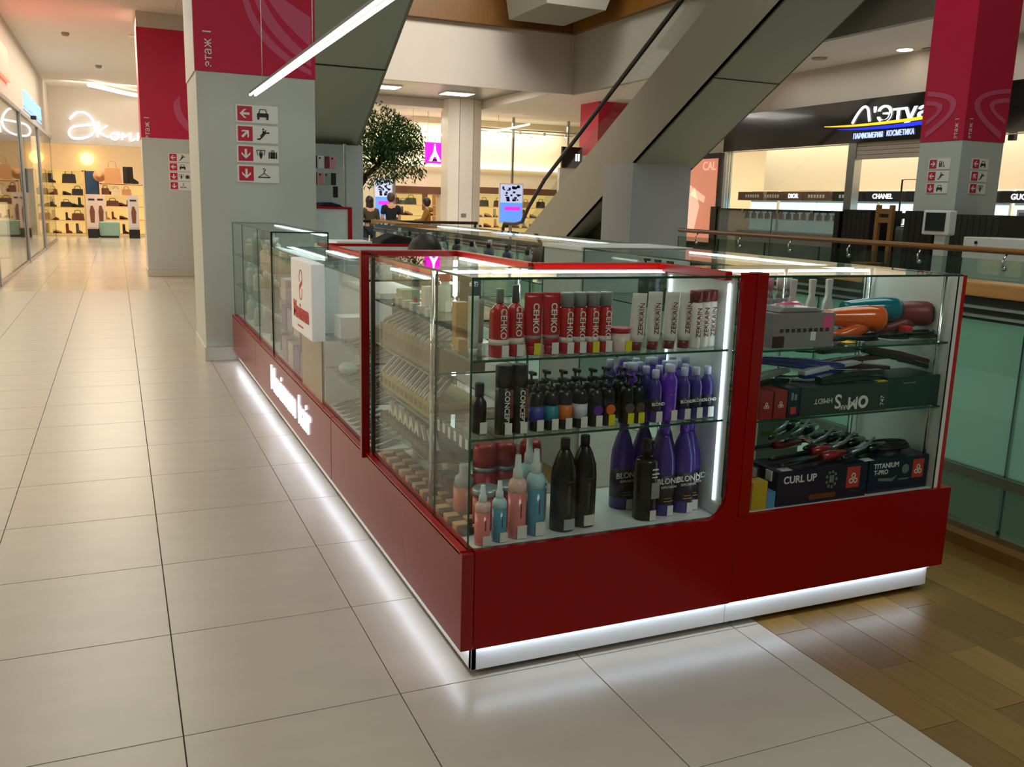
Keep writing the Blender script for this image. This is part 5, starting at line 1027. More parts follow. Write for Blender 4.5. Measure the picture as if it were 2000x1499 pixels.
# deck
G = 'bottles on the bottom deck of the front case'; DZ = ZD - .0025
PK = M('pink_liquid_bottle', (226, 124, 118), .2, coat=.3); BL = M('blue_liquid_bottle', (74, 148, 176), .2, coat=.3); PKT = M('pale_pink_plastic', (236, 190, 184), .3); BLT = M('pale_blue_plastic', (180, 220, 230), .3)
def spray(label, p, r, h, c, ct):
    t = thing('spray_bottle', label, 'bottle', p, G); hb = h * .70
    b = MB(); b.lathe([(r * .94, 0), (r, .006), (r, hb * .80)], 18); obj('body', b, c, t, local=True)
    b = MB(); b.lathe([(r, hb * .80), (r, hb * .93), (r * .82, hb), (r * .5, hb * 1.04)], 18); obj('shoulder', b, ct, t, local=True)
    b = MB(); b.lathe([(r * .56, hb * 1.03), (r * .5, hb * 1.18), (r * .36, hb * 1.22), (r * .30, h)], 14); obj('spray_cap', b, WCAP, t, local=True)
    price(t, .006, -r - .001, TAG, r * 1.1, h * .16); b = MB(); b.box(.0, -r - .0012, h * .26, .003, -r + .002, h * .44); obj('side_print', b, M('dark_red_ink', (110, 50, 60), .5), t, local=True); return t
spray('small pink spray bottle at the front glass corner on the bottom deck', (.262, .045, DZ), .023, .182, PK, PKT); spray('small blue spray bottle beside the small pink one on the bottom deck', (.320, .055, DZ), .022, .186, BL, BLT)
spray('tall pink spray bottle on the bottom deck', (.384, .07, DZ), .0285, .256, PK, PKT); spray('tall blue spray bottle beside the tall pink one on the bottom deck', (.447, .075, DZ), .029, .268, BL, BLT); spray('second tall blue spray bottle half hidden behind the first', (.452, .14, DZ), .029, .285, BL, BLT)
RJ = M('red_jar_plastic', (176, 44, 50), .3, coat=.3); SLV = M('silver_lid', (170, 178, 188), .3, .6)
for k, x in enumerate((.362, .432, .525)):
    t = thing('bottle', 'large red round-topped bottle with silver collar, %s in the back row of the deck' % ORD[k], 'bottle', (x, .285, DZ), G); b = MB(); b.lathe([(.036, 0), (.038, .01), (.038, .15)], 20); obj('body', b, RJ, t, local=True); b = MB(); b.lathe([(.039, .15), (.039, .165)], 20); obj('collar', b, SLV, t, local=True); b = MB(); b.lathe([(.038, .165), (.039, .20), (.037, .225), (.028, .238)], 20); obj('cap', b, RJ, t, local=True)
for k, x in enumerate((.325, .415, .50)):
    t = thing('jar', 'red tub with broad silver lid, %s from the glass corner on the deck' % ORD[k], 'jar', (x, .175 + .012 * k, DZ), G); b = MB(); b.lathe([(.040, 0), (.042, .008), (.042, .108)], 22); obj('body', b, RJ, t, local=True); b = MB(); b.lathe([(.0445, .108), (.0445, .124), (.040, .130)], 22); obj('lid', b, SLV, t, local=True); text('VOICE', .018, .0006, INKW, (.012, -.043, .055), FRONT, t, spin=PI / 2, local=True) if k == 2 else None
for k, (x, y) in enumerate(((.548, .085), (.625, .10))):
    bottle('big black bottle, %s of the pair on the bottom front deck' % (('left one', 'right one')[k]), (x, y, DZ), .041, .292, BLK, BLK, .015, .03, G, shoulder=.62, neck=.42, tagm=None)
    o = [c for c in S.objects if c.name.startswith('bottle')][-1]
bb = [o for o in S.objects if o.get('label', '').startswith('big black bottle')]
for o, m_ in zip(bb, (M('pale_silver_label', (170, 176, 182), .4), LBLW)):
    b = MB(); b.box(-.014, -.0422, .008, .022, -.034, .042); obj('label', b, m_, o, local=True); b = MB(); b.box(-.01, -.0418, .16, .012, -.034, .164); b.box(-.006, -.0418, .06, .004, -.034, .15); obj('dark_print', b, M('dim_grey_ink', (62, 64, 66), .4), o, local=True)
t = bottle('black bottle with pump and grey label standing alone left of the purple bottles', (.845, .085, DZ), .038, .262, BLK, BLK, .014, .05, G, shoulder=.90, neck=.4, tagm=TAG); b = MB(); b.box(.0, -.0392, .075, .030, -.030, .128); obj('label', b, M('grey_label', (150, 152, 154), .4), t, local=True); b = MB(); b.box(.0, -.0392, .17, .022, -.032, .174); b.box(.0, -.0392, .155, .026, -.032, .159); b.box(.0, -.0392, .145, .02, -.032, .148); obj('print_lines', b, INKW, t, local=True); b = MB(); b.box(-.008, -.03, .255, .008, .012, .266); obj('pump_head', b, BLK, t, local=True)
lb = 'large dark purple bottle with white lettering, %s to the right on the bottom deck'
VB = M('violet_black_label', ())
big = bottle(lb % 'first', (.925, .11, DZ), .040, .300, PUD, PUR, .016, .03, G, shoulder=.58, neck=.42, letters='BLOND', lsize=.027, lz=.40, spin=0, band=(.04, .14, VB)); text('EXPLOSION', .011, .0006, INKW, (0, -.0415, .100), FRONT, big, local=True)
b = MB(); b.box(-.016, -.0415, .05, .018, -.036, .053); b.box(-.014, -.0415, .06, .012, -.036, .062); obj('print_lines', b, M('gold_ink', (180, 140, 80), .4), big, local=True)
for k, (x, y) in enumerate(((1.005, .115), (1.062, .135), (.83, .21), (.915, .22), (1.0, .225))): dup(big, (min(x, 1.04), y, DZ), lb % ORD[1 + k] if k < 2 else '%s dark purple bottle in the back row of the bottom deck' % ORD[k - 2])
# ---------------- right front case
RT_ = 'on the top shelf of the right case'; Z1 = .959; Z2 = .723
CLR = M('milky_clear_pack', (150, 140, 144), .25, var=.1, alpha=.86)
t = cbox('milky transparent pack with pink hair dryer accessories %s' % RT_, (1.40, .10, Z1), .26, .12, .115, CLR); 
for k in range(9): 
    b = MB(); b.box(-.10 + k * .024, -.0615, .052, -.086 + k * .024, -.06, .064); obj('accessory_icon', b, (M('dark_icon', (70, 30, 44), .5), INK)[k % 2], t, local=True)
b = MB(); b.box(.03, -.0612, .022, .052, -.06, .052); obj('barcode', b, PRINT, t, local=True)
b = MB(); b.box(.07, -.0606, .046, .128, -.02, .1155); obj('pink_nozzle', b, M('pink_gloss', (236, 84, 140), .2, coat=.4), t, .012, local=True)
b = MB(); b.box(-.128, -.0606, .002, -.08, -.05, .04); obj('wine_print', b, M('swatch_dark_red', (60, 12, 16), .4), t, local=True); b = MB(); b.prism([(-.1, .117), (.1, .117), (.06, .130), (-.08, .134)], 'y', -.05, .05); obj('crumpled_film', b, CLR, t, .004, local=True)
def dryer(label, p, rz, c, lie=0., nozzle=None, noz=None):
    t = thing('hair_dryer', label, 'hair dryer', p); 
    b = MB(); b.lathe([(.026, -.125), (.030, -.10), (.040, -.03), (.046, .03), (.046, .075), (.040, .09)], 22); o = obj('barrel', b, c, t, local=True); o.rotation_euler = (0, PI / 2, 0)
    b = MB(); b.lathe([(.036, .09), (.036, .096)], 20); o = obj('rear_grille', b, M('dark_grille', (64, 58, 52), .5), t, local=True); o.rotation_euler = (0, PI / 2, 0)
    b = MB(); b.tube([(.03, 0, -.02), (-.01, -.02, -.040), (-.06, -.035, -.056), (-.115, -.045, -.064)], [.030, .027, .022, .019], 12); obj('handle', b, c, t, local=True)
    b = MB(); b.tube([(-.115, -.045, -.064), (-.14, -.03, -.070), (-.12, .02, -.072)], .005, 6); obj('cord', b, BLACK, t, local=True)
    if nozzle: b = MB(); b.lathe([(.034, -.16), (.03, -.10)], 16, sy=.5); o = obj('nozzle', b, nozzle, t, local=True); o.rotation_euler = (0, PI / 2, 0)
    t.rotation_euler = (lie, 0, rz); return t
dryer('orange hair dryer lying %s' % RT_, (1.72, .13, Z1 + .080), -.38, M('orange_gloss', (232, 98, 22), .15, coat=.6), 0)
dryer('teal hair dryer lying behind the orange one', (1.865, .20, Z1 + .10), -.30, M('teal_gloss', (16, 120, 140), .15, coat=.6), 0)
t = dryer('maroon hair dryer at the right end %s' % RT_, (1.985, .17, Z1 + .088), -.60, M('maroon_matt', (126, 50, 52), .4), 0)
t = dryer('pink hair dryer inside the milky pack end', (1.47, .24, Z1 + .085), .2, M('pink_gloss', (230, 70, 120), .2, coat=.4), 0)
def cable(label, p, r, n, seed):
    random.seed(seed); t = thing('cable', label, 'cable', p); pts = []
    for i in range(n * 14): a = i * 2 * PI / 14; rr = r * (1 + .25 * math.sin(i * .37 + seed)); pts.append((rr * 1.7 * math.cos(a) + .006 * math.sin(i), rr * math.sin(a), .006 + .003 * (i // 14) + .010 * abs(math.sin(i * .21))))
    b = MB(); b.tube(pts, .0042, 6); obj('wire', b, RUB, t, local=True); return t
cable('black coiled cable under the orange hair dryer', (1.68, .09, Z1), .045, 5, 2); cable('black coiled cable between the orange and teal dryers', (1.84, .10, Z1), .04, 5, 3); cable('black coiled cable at the right end of the top shelf', (1.98, .10, Z1), .04, 6, 4); cable('black cable coil left below the orange nozzle', (1.585, .10, Z1), .03, 4, 5)
b = MB(); b.box(-.02, -.018, 0, .02, .018, .036); t = thing('diffuser', 'small red attachment under the maroon dryer', 'attachment', (1.945, .12, Z1 + .012)); obj('shell', b, M('bright_red_plastic', (210, 60, 50), .3), t, .008, local=True)
# brushes hanging behind
GB = 'brushes hanging at the back of the right case'
bp = None
for k in range(8):
    c = [M('brush_pink', (216, 150, 166), .4), M('brush_wine', (140, 30, 60), .4), M('brush_white', (220, 216, 210), .4)][(0, 1, 1, 0, 1, 0, 2, 2)[k]]
    t = thing('hair_brush', '%s brush hanging %s in the row at the back of the right case' % (c.name.split('_')[1], ORD[k]), 'brush', (1.30 + k * .042, .36, 1.02), GB); b = MB(); b.tube([(0, 0, .155), (0, 0, .09), (0, 0, .07)], [.006, .009, .014], 10); b.lathe([(.014, -.0), (.018, .01), (.018, .06), (.012, .075)], 12); obj('brush_body', b, M('brush_grey_bristle', (150, 150, 146), .6), t, local=True); b = MB(); b.tube([(0, -.001, .158), (0, -.001, .10)], .0125, 10); obj('handle', b, c, t, local=True)
for k, x in enumerate((1.60, 1.69, 1.77)):
    t = thing('hair_brush', 'white paddle brush standing at the back of the right case, %s of three' % ORD[k], 'brush', (x, .34, Z1), 'white paddle brushes'); b = MB(); b.prism([(-.030, 0), (.030, 0), (.020, .11), (.010, .14), (.014, .20), (-.014, .20), (-.010, .14), (-.020, .11)], 'y', -.008, .008); obj('handle_body', b, M('brush_white', ()), t, .004, local=True); b = MB(); b.box(-.02, -.014, .01, .02, -.008, .09); obj('bristle_pad', b, M('brush_grey_bristle', ()), t, .004, local=True)
# middle shelf boxes
DG = M('charcoal_box', (52, 50, 52), .4); DGR = M('dark_green_box', (20, 46, 42), .35); RB = M('red_box', (150, 36, 34), .4); NV = M('navy_box', (20, 24, 54), .3, coat=.2)
def trefoil(t, cx, y, cz, s, mat):
    b = MB()
    for dx, dz in ((0, .9), (-.6, -.25), (.6, -.25)):
        o = arc(cx + dx * s, cz + dz * s, s * .62, 0, 360, 12); i_ = arc(cx + dx * s, cz + dz * s, s * .38, 0, 360, 12)
        for k in range(12): b.prism([o[k], o[k + 1], i_[k + 1], i_[k]], 'y', y - .001, y)
    obj('emblem', b, mat, t, local=True)
for k, (x, nme) in enumerate(((1.258, 'farther left'), (1.317, 'next to the navy box'))):
    t = cbox('red box with white trefoil emblem, %s on the middle shelf' % nme, (x, .085, Z2), .052, .12, .095, RB); trefoil(t, 0, -.061, .045, .009, INKW)
t = cbox('narrow navy box with red square on the middle shelf', (1.371, .085, Z2), .046, .12, .10, NV); b = MB(); b.box(-.012, -.0615, .012, .012, -.06, .036); obj('red_square', b, M('red_emblem', (200, 60, 50), .4), t, local=True); b = MB(); b.box(-.012, -.0615, .06, -.002, -.06, .085); b.box(.002, -.0615, .06, .012, -.06, .08); obj('pictures', b, GREYC, t, local=True)
t = cbox('long charcoal box with upside-down white lettering on the middle shelf', (1.596, .10, Z2), .39, .15, .10, DG)
for s_, x, z, sz in (('M', .035, .036, .062), ('S', -.032, .046, .070)): text(s_, sz, .0006, INKW, (x, -.0765, z), FRONT, t, spin=PI, local=True, bold=.001)
text('ARK', .024, .0006, INKW, (-.002, -.0765, .022), FRONT, t, spin=PI, local=True); text('HMIDT', .026, .0006, INKW, (-.097, -.0765, .050), FRONT, t, spin=PI, local=True); text('747', .024, .0006, INKW, (.172, -.0765, .035), FRONT, t, spin=PI / 2, local=True)
o_ = MB(); oo = arc(.082, .036, .023, 0, 360, 14); ii = arc(.082, .036, .012, 0, 360, 14); [o_.prism([oo[k], oo[k + 1], ii[k + 1], ii[k]], 'y', -.0775, -.0755) for k in range(14)]; obj('emblem', o_, INKW, t, local=True)
t = cbox('long dark green box at the right end of the middle shelf', (1.93, .11, Z2), .265, .15, .112, DGR); b = MB(); b.box(-.06, -.0765, .088, .0, -.075, .091); obj('thin_print', b, GREYC, t, local=True)
def iron(label, p, rz, c1, c2, L=.26, ry=0., group='hair straighteners on the middle shelf', op=.10):
    t = thing('hair_straightener', label, 'hair straightener', p, group)
    for s_ in (0, 1):
        b = MB(); a = op * s_; c_, s2 = math.cos(a), math.sin(a)
        pr = [(0, 0), (L * .5, .002), (L, .0), (L, .014), (L * .52, .022), (0, .016)]
        b.prism([(x * c_ - z * s2, x * s2 + z * c_ + s_ * .012) for x, z in pr], 'y', -.017, .017); obj('arm', b, (c1, c2)[s_], t, .004, local=True)
    b = MB(); b.box(L * .55, -.013, -.002, L * .97, .013, .004); obj('plate', b, SLV, t, local=True)
    b = MB(); b.tube([(0, 0, .01), (-.04, .01, .008), (-.07, .05, .006), (-.03, .09, .004)], .004, 6); obj('cord', b, RUB, t, local=True)
    t.rotation_euler = (0, ry, rz); return t
ZU = Z2 + .10
BLU = M('deep_blue_gloss', (26, 30, 140), .2, coat=.4); WHG = M('white_gloss', (220, 220, 226), .2, coat=.4); MRN = M('maroon_gloss', (86, 26, 30), .25, coat=.3); BKG = M('black_gloss', (16, 16, 18), .2, coat=.4)
iron('deep blue hair straightener lying slanted on the charcoal box', (1.36, .20, ZU + .055), -.35, BLU, BLU, .30, .12, op=.05); iron('white hair straightener with blue side on the charcoal box', (1.47, .11, ZU + .012), .06, BLU, WHG, .26); iron('black hair straightener at the front edge of the charcoal box', (1.50, .06, ZU), .04, BKG, BKG, .30, op=.04)
iron('black hair straightener on top of the red boxes', (1.22, .09, ZU - .002), .25, BKG, GREYC, .22); iron('maroon hair straightener resting between charcoal and green boxes', (1.60, .17, ZU + .03), -.10, MRN, MRN, .30, .03); iron('large black hair straightener leaning over the green box', (1.78, .15, ZU + .085), -.15, BKG, MRN, .30, .22, op=.03); iron('dark hair straightener lying at the back above the charcoal box', (1.66, .24, ZU + .07), .3, BKG, BKG, .26, .05)
cbox('small yellow price card on the charcoal box edge', (1.775, .05, ZU), .05, .03, .002, TAGY, cat='card', name='price_card', bev=0)
# bottom deck
D2 = ZD - .0035
t = cbox('navy box with CURL UP lettering on the bottom deck of the right case', (1.535, .105, D2), .40, .16, .125, NV); text('CURL UP', .036, .0006, INKW, (-.105, -.0815, .092), FRONT, t, local=True, bold=.0008)
b = MB(); b.box(.105, -.082, .038, .165, -.08, .115); obj('red_square', b, M('red_emblem', ()), t, local=True); trefoil(t, .135, -.0825, .068, .016, INKW); text('DEWAL', .014, .0005, M('dim_grey_ink', ()), (.135, -.0815, .026), FRONT, t, local=True)
b = MB()
for k in range(9): a = k * 2 * PI / 9; b.box(.035 + .022 * math.cos(a) - .004, -.082, .078 + .028 * math.sin(a) - .005, .035 + .022 * math.cos(a) + .005, -.08, .078 + .028 * math.sin(a) + .005)
b.box(.026, -.082, .066, .046, -.08, .092); obj('curl_picture', b, M('grey_green_print', (110, 122, 110), .5), t, local=True)
b = MB(); b.box(-.205, -.05, .085, -.2, -.02, .12); obj('barcode', b, PRINT, t, local=True); b = MB(); b.box(-.06, -.082, .012, .06, -.08, .03); obj('orange_print', b, M('dim_orange_print', (120, 60, 26), .5), t, local=True)
t = cbox('navy box with TITANIUM T-PRO lettering on the bottom deck of the right case', (1.90, .115, D2), .29, .16, .125, NV); text('TITANIUM', .026, .0006, INKW, (-.065, -.0815, .100), FRONT, t, local=True, bold=.0005); text('T-PRO', .024, .0006, INKW, (-.088, -.0815, .076), FRONT, t, local=True, bold=.0005)
b = MB(); b.box(.065, -.082, .042, .120, -.08, .112); obj('red_square', b, M('red_emblem', ()), t, local=True); trefoil(t, .0925, -.0825, .07, .015, INKW); text('DEWAL', .014, .0005, M('dim_grey_ink', ()), (.0925, -.0815, .030), FRONT, t, local=True)
b = MB(); b.prism([(-.10, .045), (-.03, .038), (-.01, .058), (-.03, .05), (-.10, .055)], 'y', -.082, -.08); b.prism(arc(.03, .08, .018, 0, 330, 10), 'y', -.082, -.08); b.box(.0, -.082, .04, .05, -.08, .045); obj('picture_print', b, M('grey_green_print', ()), t, local=True)
cbox('pale pack with yellow and orange print behind the curling irons', (1.33, .375, D2), .22, .05, .27, M('pale_printed_pack', (206, 206, 180), .5), 'printed packs at the back'); cbox('pale pack with green print at the back of the right case', (1.60, .375, D2), .20, .05, .27, M('pale_green_pack', (190, 206, 190), .5), 'printed packs at the back')
cbox('yellow narrow box at the red post on the bottom deck', (1.262, .05, D2), .062, .05, .098, M('yellow_box', (206, 170, 36), .4)); cbox('small light blue box in front of the navy box on the bottom deck', (1.312, .045, D2), .036, .04, .058, M('light_blue_box', (90, 150, 200), .4))
cbox('navy box behind the yellow one on the bottom deck', (1.27, .17, D2), .09, .14, .12, NV); cbox('grey metal cylinder box lying behind the yellow box', (1.255, .09, D2 + .10), .06, .03, .028, GREYC)
def curler(label, p, rz, grip, L=.30, clip=False, ry=0.):
    t = thing('curling_iron', label, 'curling iron', p, 'curling irons on the bottom boxes'); 
    b = MB(); b.tube([(0, 0, .02), (.06, 0, .021), (.13, 0, .02)], [.014, .018, .013], 12); obj('grip', b, grip, t, local=True)
    b = MB(); b.tube([(-.005, 0, .02), (-L * .55, 0, .018), (-L * .6, 0, .018)], [.011, .009, .005], 12); obj('barrel', b, BKG, t, local=True)
    b = MB(); b.tube([(.13, 0, .02), (.17, .01, .016), (.20, .05, .010), (.17, .09, .008)], .004, 6); obj('cord', b, RUB, t, local=True)
    if clip: b = MB(); b.tube([(-.12, 0, .03), (-.02, 0, .034), (.05, 0, .060)], [.006, .007, .004], 8); obj('clip_lever', b, SLV, t, local=True)
    t.rotation_euler = (0, ry, rz); return t
ZC = D2 + .125; RG = M('red_grip', (170, 36, 36), .25, coat=.4)
curler('red-handled curling iron at the back above the navy box', (1.46, .21, ZC + .015), .08, RG, .36); curler('red-handled curling iron in the middle on the CURL UP box', (1.57, .14, ZC), .12, RG, .34); curler('red-handled curling iron at the front edge of the CURL UP box', (1.56, .075, ZC), .18, RG, .36)
for k, (x, y, z, r) in enumerate(((1.80, .10, 0, .32), (1.75, .15, .01, .36), (1.70, .20, .02, .38), (1.64, .26, .04, .5), (1.58, .29, .05, .55))): curler('silver-clipped curling iron, %s of five from the front' % ORD[k], (x, y, ZC + z), r, BKG, .30, True)
cable('black cable coils on the TITANIUM box', (1.93, .13, ZC), .045, 6, 6); cable('black cable coils behind the silver-clipped irons', (1.83, .30, ZC), .05, 5, 8)
for k, (x, y) in enumerate(((1.375, .045), (1.75, .05))): cbox('white price card lying at the %s navy box corner' % ('CURL UP', 'TITANIUM')[k], (x, y, ZC), .045, .03, .002, TAG, cat='card', name='price_card', bev=0)
# ---------------- left wing
GLW = 'dye tubes in rows in the left wing'
SILV = M('silver_dye_tube', (120, 118, 110), .35, .4); YB = M('yellow_beige_carton', (176, 156, 84), .6, var=.2, scale=40); TB = M('beige_carton', (142, 126, 98), .6, var=.2, scale=40); GT_ = M('dark_green_tray', (66, 74, 64), .5, var=.15)
def dye(label, p, carton, h, tube_on=True, first=[{}]):
    key = (carton.name, h, tube_on)
    if key in first[0]: return dup(first[0][key], p, label)
    t = thing('dye_carton', label, 'carton', p, GLW); b = MB(); b.box(-.09, -.026, 0, .09, .026, h); obj('carton', b, carton, t, .001, local=True)
    b = MB(); b.box(-.0905, -.018, h * .25, -.09, .018, h * .7); obj('carton_print', b, M('brown_ink', (120, 100, 76), .6), t, local=True)
    if tube_on:
        e = .045 if h > .07 else .085
        b = MB(); b.prism([(-.085, h), (-.02, h + e * .8), (-.01, h + e), (-.075, h + .016)], 'y', -.018, .012); tb = obj('silver_tube', b, SILV, t, .004, local=True)
        b = MB(); b.prism([(-.089, h), (-.022, h + e * .82), (-.016, h + e * .9), (-.080, h + .012)], 'y', .012, .021 if h < .07 else .016); obj('tube_edge', b, WHITE, tb, .002, local=True)
    first[0][key] = t; return t
for r, (z, h, ca, nme, tt) in enumerate(((.861, .085, TB, 'beige', True), (.701, .055, YB, 'yellow', True), (.566, .030, GT_, 'dark green', False))):
    for k in range(12):
        dye('%s dye carton%s, %s from viewer in the %s left-wing row' % (nme, ' under silver tube' if tt else '', ORD[k], ('upper', 'middle', 'lower')[r]), (.315, .43 + k * .0535, z), ca, h, tt)
cm = [M('swatch_dark_red', (60, 12, 16), .4), M('swatch_beige', (224, 176, 124), .5), M('swatch_amber', (150, 96, 20), .4), M('swatch_brown', (60, 30, 22), .4)]
fp = {}
for k in range(22):
    for r in range(2):
        c = (k + r * 1) % 2; m_ = cm[1] if c else cm[(0, 3, 0, 2)[(k // 2 + r) % 4]]; y = .14 + k * .042; p = (.245 + r * .05, y, DZ); lb = '%s swatch, %s from %s in the %s line by the left glass' % (m_.name.split('_', 1)[1].replace('_', ' '), ORD[k if k < 11 else 21 - k], 'the viewer' if k < 11 else 'the red post', ('outer', 'inner')[r])
        if m_.name in fp: dup(fp[m_.name], p, lb)
        else:
            t = thing('hair_swatch', lb, 'swatch', p, 'hair swatch blocks along the left glass'); b = MB(); b.box(-.022, -.019, 0, .022, .019, .022); obj('block', b, m_, t, .005, local=True); fp[m_.name] = t
for k in range(4): t = cbox('dark red dye box on the deck near the front corner, %s from the corner' % ORD[k], (.34, .40 + .06 * k, DZ), .06, .05, .06, cm[0], 'dark red dye boxes')
for k in range(9):
    t = thing('hair_clip', 'white hair clip card, %s from the viewer on the lower left-wing shelf' % ORD[k], 'hair clip', (.250, .44 + k * .066, .597), 'white hair clip cards'); b = MB(); b.prism([(-.028, 0), (-.010, .052), (0, .03), (.010, .052), (.028, 0), (.014, 0), (0, .016), (-.014, 0)], 'x', -.006, .006) if k > 2 else b.prism([(-.024, 0), (-.012, 0), (.022, .045), (.010, .045)], 'x', -.005, .005); obj('clip', b, PRINT, t, local=True)
bw = M('pale_green_bowl', (176, 190, 160), .3)
for k, (y, r) in enumerate(((.98, .075), (.80, .065), (.64, .06))):
    t = thing('mixing_bowl', 'pale green dye mixing bowl, %s from the red post on the deck' % ORD[k], 'bowl', (.40, y, DZ), 'dye mixing bowls'); b = MB(); b.lathe([(r * .6, 0), (r * .8, .02), (r, .085), (r * .95, .085), (r * .7, .02)], 20); obj('bowl', b, bw, t, local=True); b = MB(); b.lathe([(r * 1.03, .085), (r * 1.03, .092)], 20); obj('rim', b, M('grey_green_rim', (130, 136, 124), .4), t, local=True)
# assorted items on the top shelf of the left wing
T2 = 1.031; GT = 'assorted items on the top shelf of the left wing'; U = 'on the top shelf of the left wing'
bottle('brown bottle with white pump %s' % U, (.40, .92, T2), .022, .125, M('brown_bottle', (120, 92, 70), .3), WCAP, .010, .035, GT); cbox('pale green low box %s' % U, (.30, .93, T2), .07, .07, .05, M('pale_green_box', (178, 196, 170), .5), GT)
cbox('white box with orange square %s' % U, (.34, .76, T2), .07, .05, .075, PRINT, GT); bottle('dark bottle standing in the white box %s' % U, (.40, .80, T2), .02, .13, M('dark_grey_bottle', (60, 66, 64), .3), BLK, .012, .04, GT); t = bottle('white bottle with red cap %s' % U, (.34, .63, T2), .021, .14, M('mint_white_bottle', (190, 210, 190), .3), M('orange_red_cap', (196, 60, 44), .35), .018, .035, GT)
cbox('small orange card before the white box %s' % U, (.27, .74, T2), .002, .035, .04, M('orange_card', (220, 96, 60), .5), GT, 'card', name='price_card', bev=0); cbox('dark tall box at the back %s' % U, (.46, .70, T2), .05, .08, .13, M('dark_teal_box', (50, 62, 60), .5), GT)
for k in range(5): t = cbox('small clear pack, %s from the viewer %s' % (ORD[k], U), (.245, .50 + k * .085, T2), .03, .04, .028, M('clear_pack', (170, 178, 172), .2), GT)
cbox('pale yellow card %s' % U, (.235, .44, T2), .004, .05, .035, M('pale_yellow_card', (214, 216, 170), .5), GT, 'card', name='price_card', bev=0)
t = cbox('tall golden carton at the left glass beside the front shelf', (.27, .285, SZ), .04, .035, .135, M('golden_carton', (170, 130, 56), .45), GT); t = cbox('low amber carton before the golden one', (.24, .20, SZ), .03, .05, .035, M('amber_carton', (196, 150, 70), .5), GT)
tube('white tube with pale cap at the left glass of the front shelf', (.25, .12, SZ), .034, .03, .17, M('mint_tube', (196, 214, 200), .35), WCAP, .02, GT, tagm=None); tube('grey-green tube behind the corner of the front shelf', (.30, .21, SZ), .038, .03, .15, M('grey_green_tube', (150, 160, 140), .4), WCAP, .02, GT, tagm=None)
for k in range(6): cbox('white price card hanging on the middle shelf edge, %s from the corner' % ORD[k], (.213, .06 + k * .05, .695 if k % 2 else .70), .001, .02, .035, TAG, 'price cards on the left glass', 'card', name='price_card', bev=0)
for o in [o for o in S.objects if o.get('group') == 'printed packs at the back']:
    random.seed(len(o['label'])); b = MB()
    for q in range(7): x = random.uniform(-.09, .05); z = random.uniform(.14, .25); b.box(x, -.026, z, x + random.uniform(.02, .05), -.025, z + .016)
    obj('print_marks', b, M('yellow_orange_ink', (214, 176, 70), .5) if 'yellow' in o['label'] else M('leaf_green_ink', (150, 180, 70), .5), o, local=True)
t = thing('bottle', 'clear bottle with orange liquid behind the left glass corner', 'bottle', (.30, .30, DZ), G); b = MB(); b.lathe([(.034, 0), (.036, .01), (.036, .10)], 18); obj('liquid_body', b, M('orange_liquid', (214, 110, 80), .25), t, local=True); b = MB(); b.lathe([(.036, .10), (.030, .13), (.018, .14), (.018, .17)], 18); obj('clear_top', b, M('grey_clear_top', (170, 180, 176), .25), t, local=True)
# ---------------- low left counter and far left case contents
GC_ = 'combs in the low counter'; cb = None
for z, lv, n in ((.766, 'upper', 9), (.601, 'middle', 10), (ZD, 'lower', 11)):
    for k in range(n):
        p = (.33, 1.20 + k * .08, z); lb = 'silver-grey comb, %s from the red post on the %s shelf of the low counter' % (ORD[k], lv)
        if cb is None:
            cb = thing('comb', lb, 'comb', p, GC_); b = MB(); b.box(-.10, -.012, .004, .10, .004, .012); obj('spine', b, SILV, cb, .003, local=True); b = MB()
            for q in range(16): b.box(-.098 + q * .008, .004, .005, -.0945 + q * .008, .024, .010)
            o = obj('teeth', b, SILV, cb, local=True); o['kind'] = 'stuff'; cb.rotation_euler = (0, -.12, .5)
        else: dup(cb, p, lb)
cbox('white box with orange end and purple picture in the low counter', (.30, 1.86, .766), .12, .14, .10, PRINT, 'boxes in the low counter'); cbox('grey box lying on the upper low-counter shelf', (.42, 1.45, .766), .16, .3, .09, M('grey_green_carton', (150, 150, 136), .6), 'boxes in the low counter')
t = thing('glove_pack', 'crumpled pale blue gloves pack in the low counter', 'pack', (.27, 1.78, .601)); b = MB(); b.ball((0, 0, .03), .045, 12, 8, sc=(1, 1.3, .6)); obj('pack', b, M('pale_blue_film', (190, 220, 222), .25), t, local=True)
cbox('white tray under the counter top near the red post', (.36, 1.45, 1.02), .2, .55, .02, WHITE, None, 'tray', name='tray'); 
LP = M('lilac_pack', (176, 164, 200), .5)
for r in range(3):
    for k in range(4): cbox('lilac pack, %s of the %s layer beyond the white sign box' % (ORD[k], ('bottom', 'middle', 'top')[r]), (.30, 2.68 + k * .21, (ZD, .621, .786)[r]), .14, .17, .13 if r else .14, [LP, M('violet_pack', (120, 100, 170), .5), M('white_pink_pack', (222, 210, 214), .5)][(k + r) % 3], 'lilac packs beyond the sign box')
random.seed(9)
for r, z in enumerate((ZD, .681, .931)):
    for k in range(9):
        h = random.uniform(.12, .2); c = [M('far_green_bottle', (130, 150, 126), .3), M('far_cream_bottle', (206, 196, 172), .35), M('far_brown_box', (110, 84, 62), .5), M('far_white_bottle', (222, 226, 220), .35), M('far_dark_bottle', (56, 60, 58), .3)][random.randrange(5)]
        lb = '%s %s, %s from the viewer on the %s shelf of the far left case' % (c.name.split('_')[1], 'bottle', ORD[k], ('bottom', 'middle', 'top')[r])
        bottle(lb, (.30 + .05 * (k % 2), 3.68 + k * .21, z), .035, h, c, WCAP, .018, .035, 'bottles in the far left case', tagm=None)
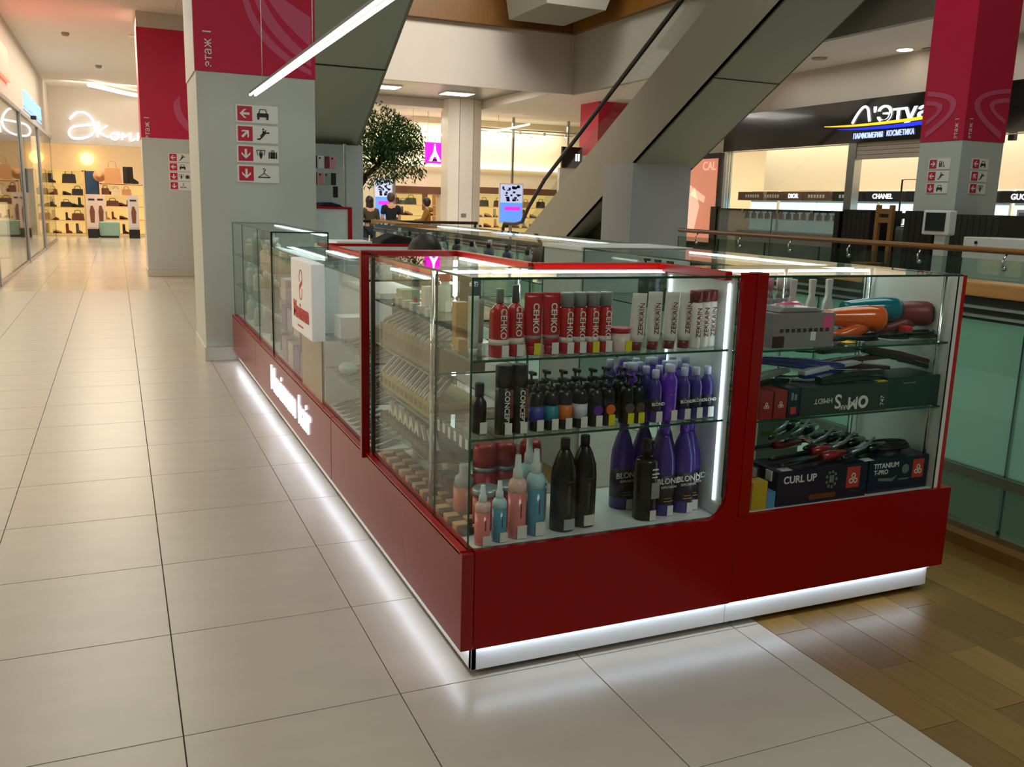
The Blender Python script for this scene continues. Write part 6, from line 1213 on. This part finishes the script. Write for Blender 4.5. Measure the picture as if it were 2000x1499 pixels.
# ---------------- right wing contents
random.seed(13)
for k, y in enumerate((1.10, 1.20, 1.29)): pump('black pump bottle standing %s in the right wing, seen over the red band' % ORD[k], (1.55, y, .981), BLK, 'pump bottles in the right wing', 'band', None, 1.25)
for k in range(5): cbox('small grey carton, %s from the viewer in the right wing' % ORD[k], (1.56, .6 + k * .09, .981), .07, .06, random.uniform(.05, .11), [GREYC, DG, TB][k % 3], 'cartons in the right wing')
wm = [M('wing_teal', (96, 140, 136), .35), M('wing_grey', (140, 146, 142), .4), M('wing_white', (214, 218, 214), .4), M('wing_dark', (46, 52, 56), .35), M('wing_brown', (110, 86, 66), .45), M('wing_navy', (50, 58, 90), .4)]; fw = {}
for k in range(34):
    c = random.randrange(6); y = 2.2 + k * .101; y += .03 if y > 3.86 else 0; p = (1.50 + .05 * (k % 3), y, .981); lb = '%s bottle, %s from the %s end of the long right-wing showcases' % (wm[c].name[5:], ORD[k if k < 17 else 33 - k], 'near' if k < 17 else 'far')
    if c in fw: dup(fw[c], p, lb)
    else: fw[c] = bottle(lb, p, .03, random.uniform(.13, .19), wm[c], [WCAP, BLK][c % 2], .014, .035, 'small bottles in the right wing', tagm=None)
t = thing('sample_stand', 'brown tangle of hair samples on a stand at the end of the right wing goods', 'stand', (1.54, 2.35, .981)); b = MB(); b.lathe([(.04, 0), (.04, .01), (.006, .02), (.006, .15)], 12, 0, 0, 0); obj('stand', b, CHROME, t, local=True)
b = MB()
for k in range(18): a = random.uniform(0, 2 * PI); b.tube([(0, 0, .19), (.05 * math.cos(a), .07 * math.sin(a), .17), (.065 * math.cos(a), .09 * math.sin(a), .09)], [.01, .012, .006], 6)
obj('hair_strands', b, M('brown_hair_strands', (84, 66, 58), .5), t, local=True)['kind'] = 'stuff'
tag(obj('white_sheet', MB().box(.70, 3.92, 1.086, .95, 4.2, 1.12), PRINT, bevel=.006), 'white flat box on the red-edged counter board behind the seller', 'box')
tag(obj('black_bag', MB().prism([(1.0, 1.087), (1.28, 1.087), (1.24, 1.15), (1.12, 1.17), (1.03, 1.13)], 'y', 3.95, 4.2), M('black_fabric', (24, 26, 28), .8), bevel=.015), 'dark folded bag lying on the counter board behind the red post', 'bag')
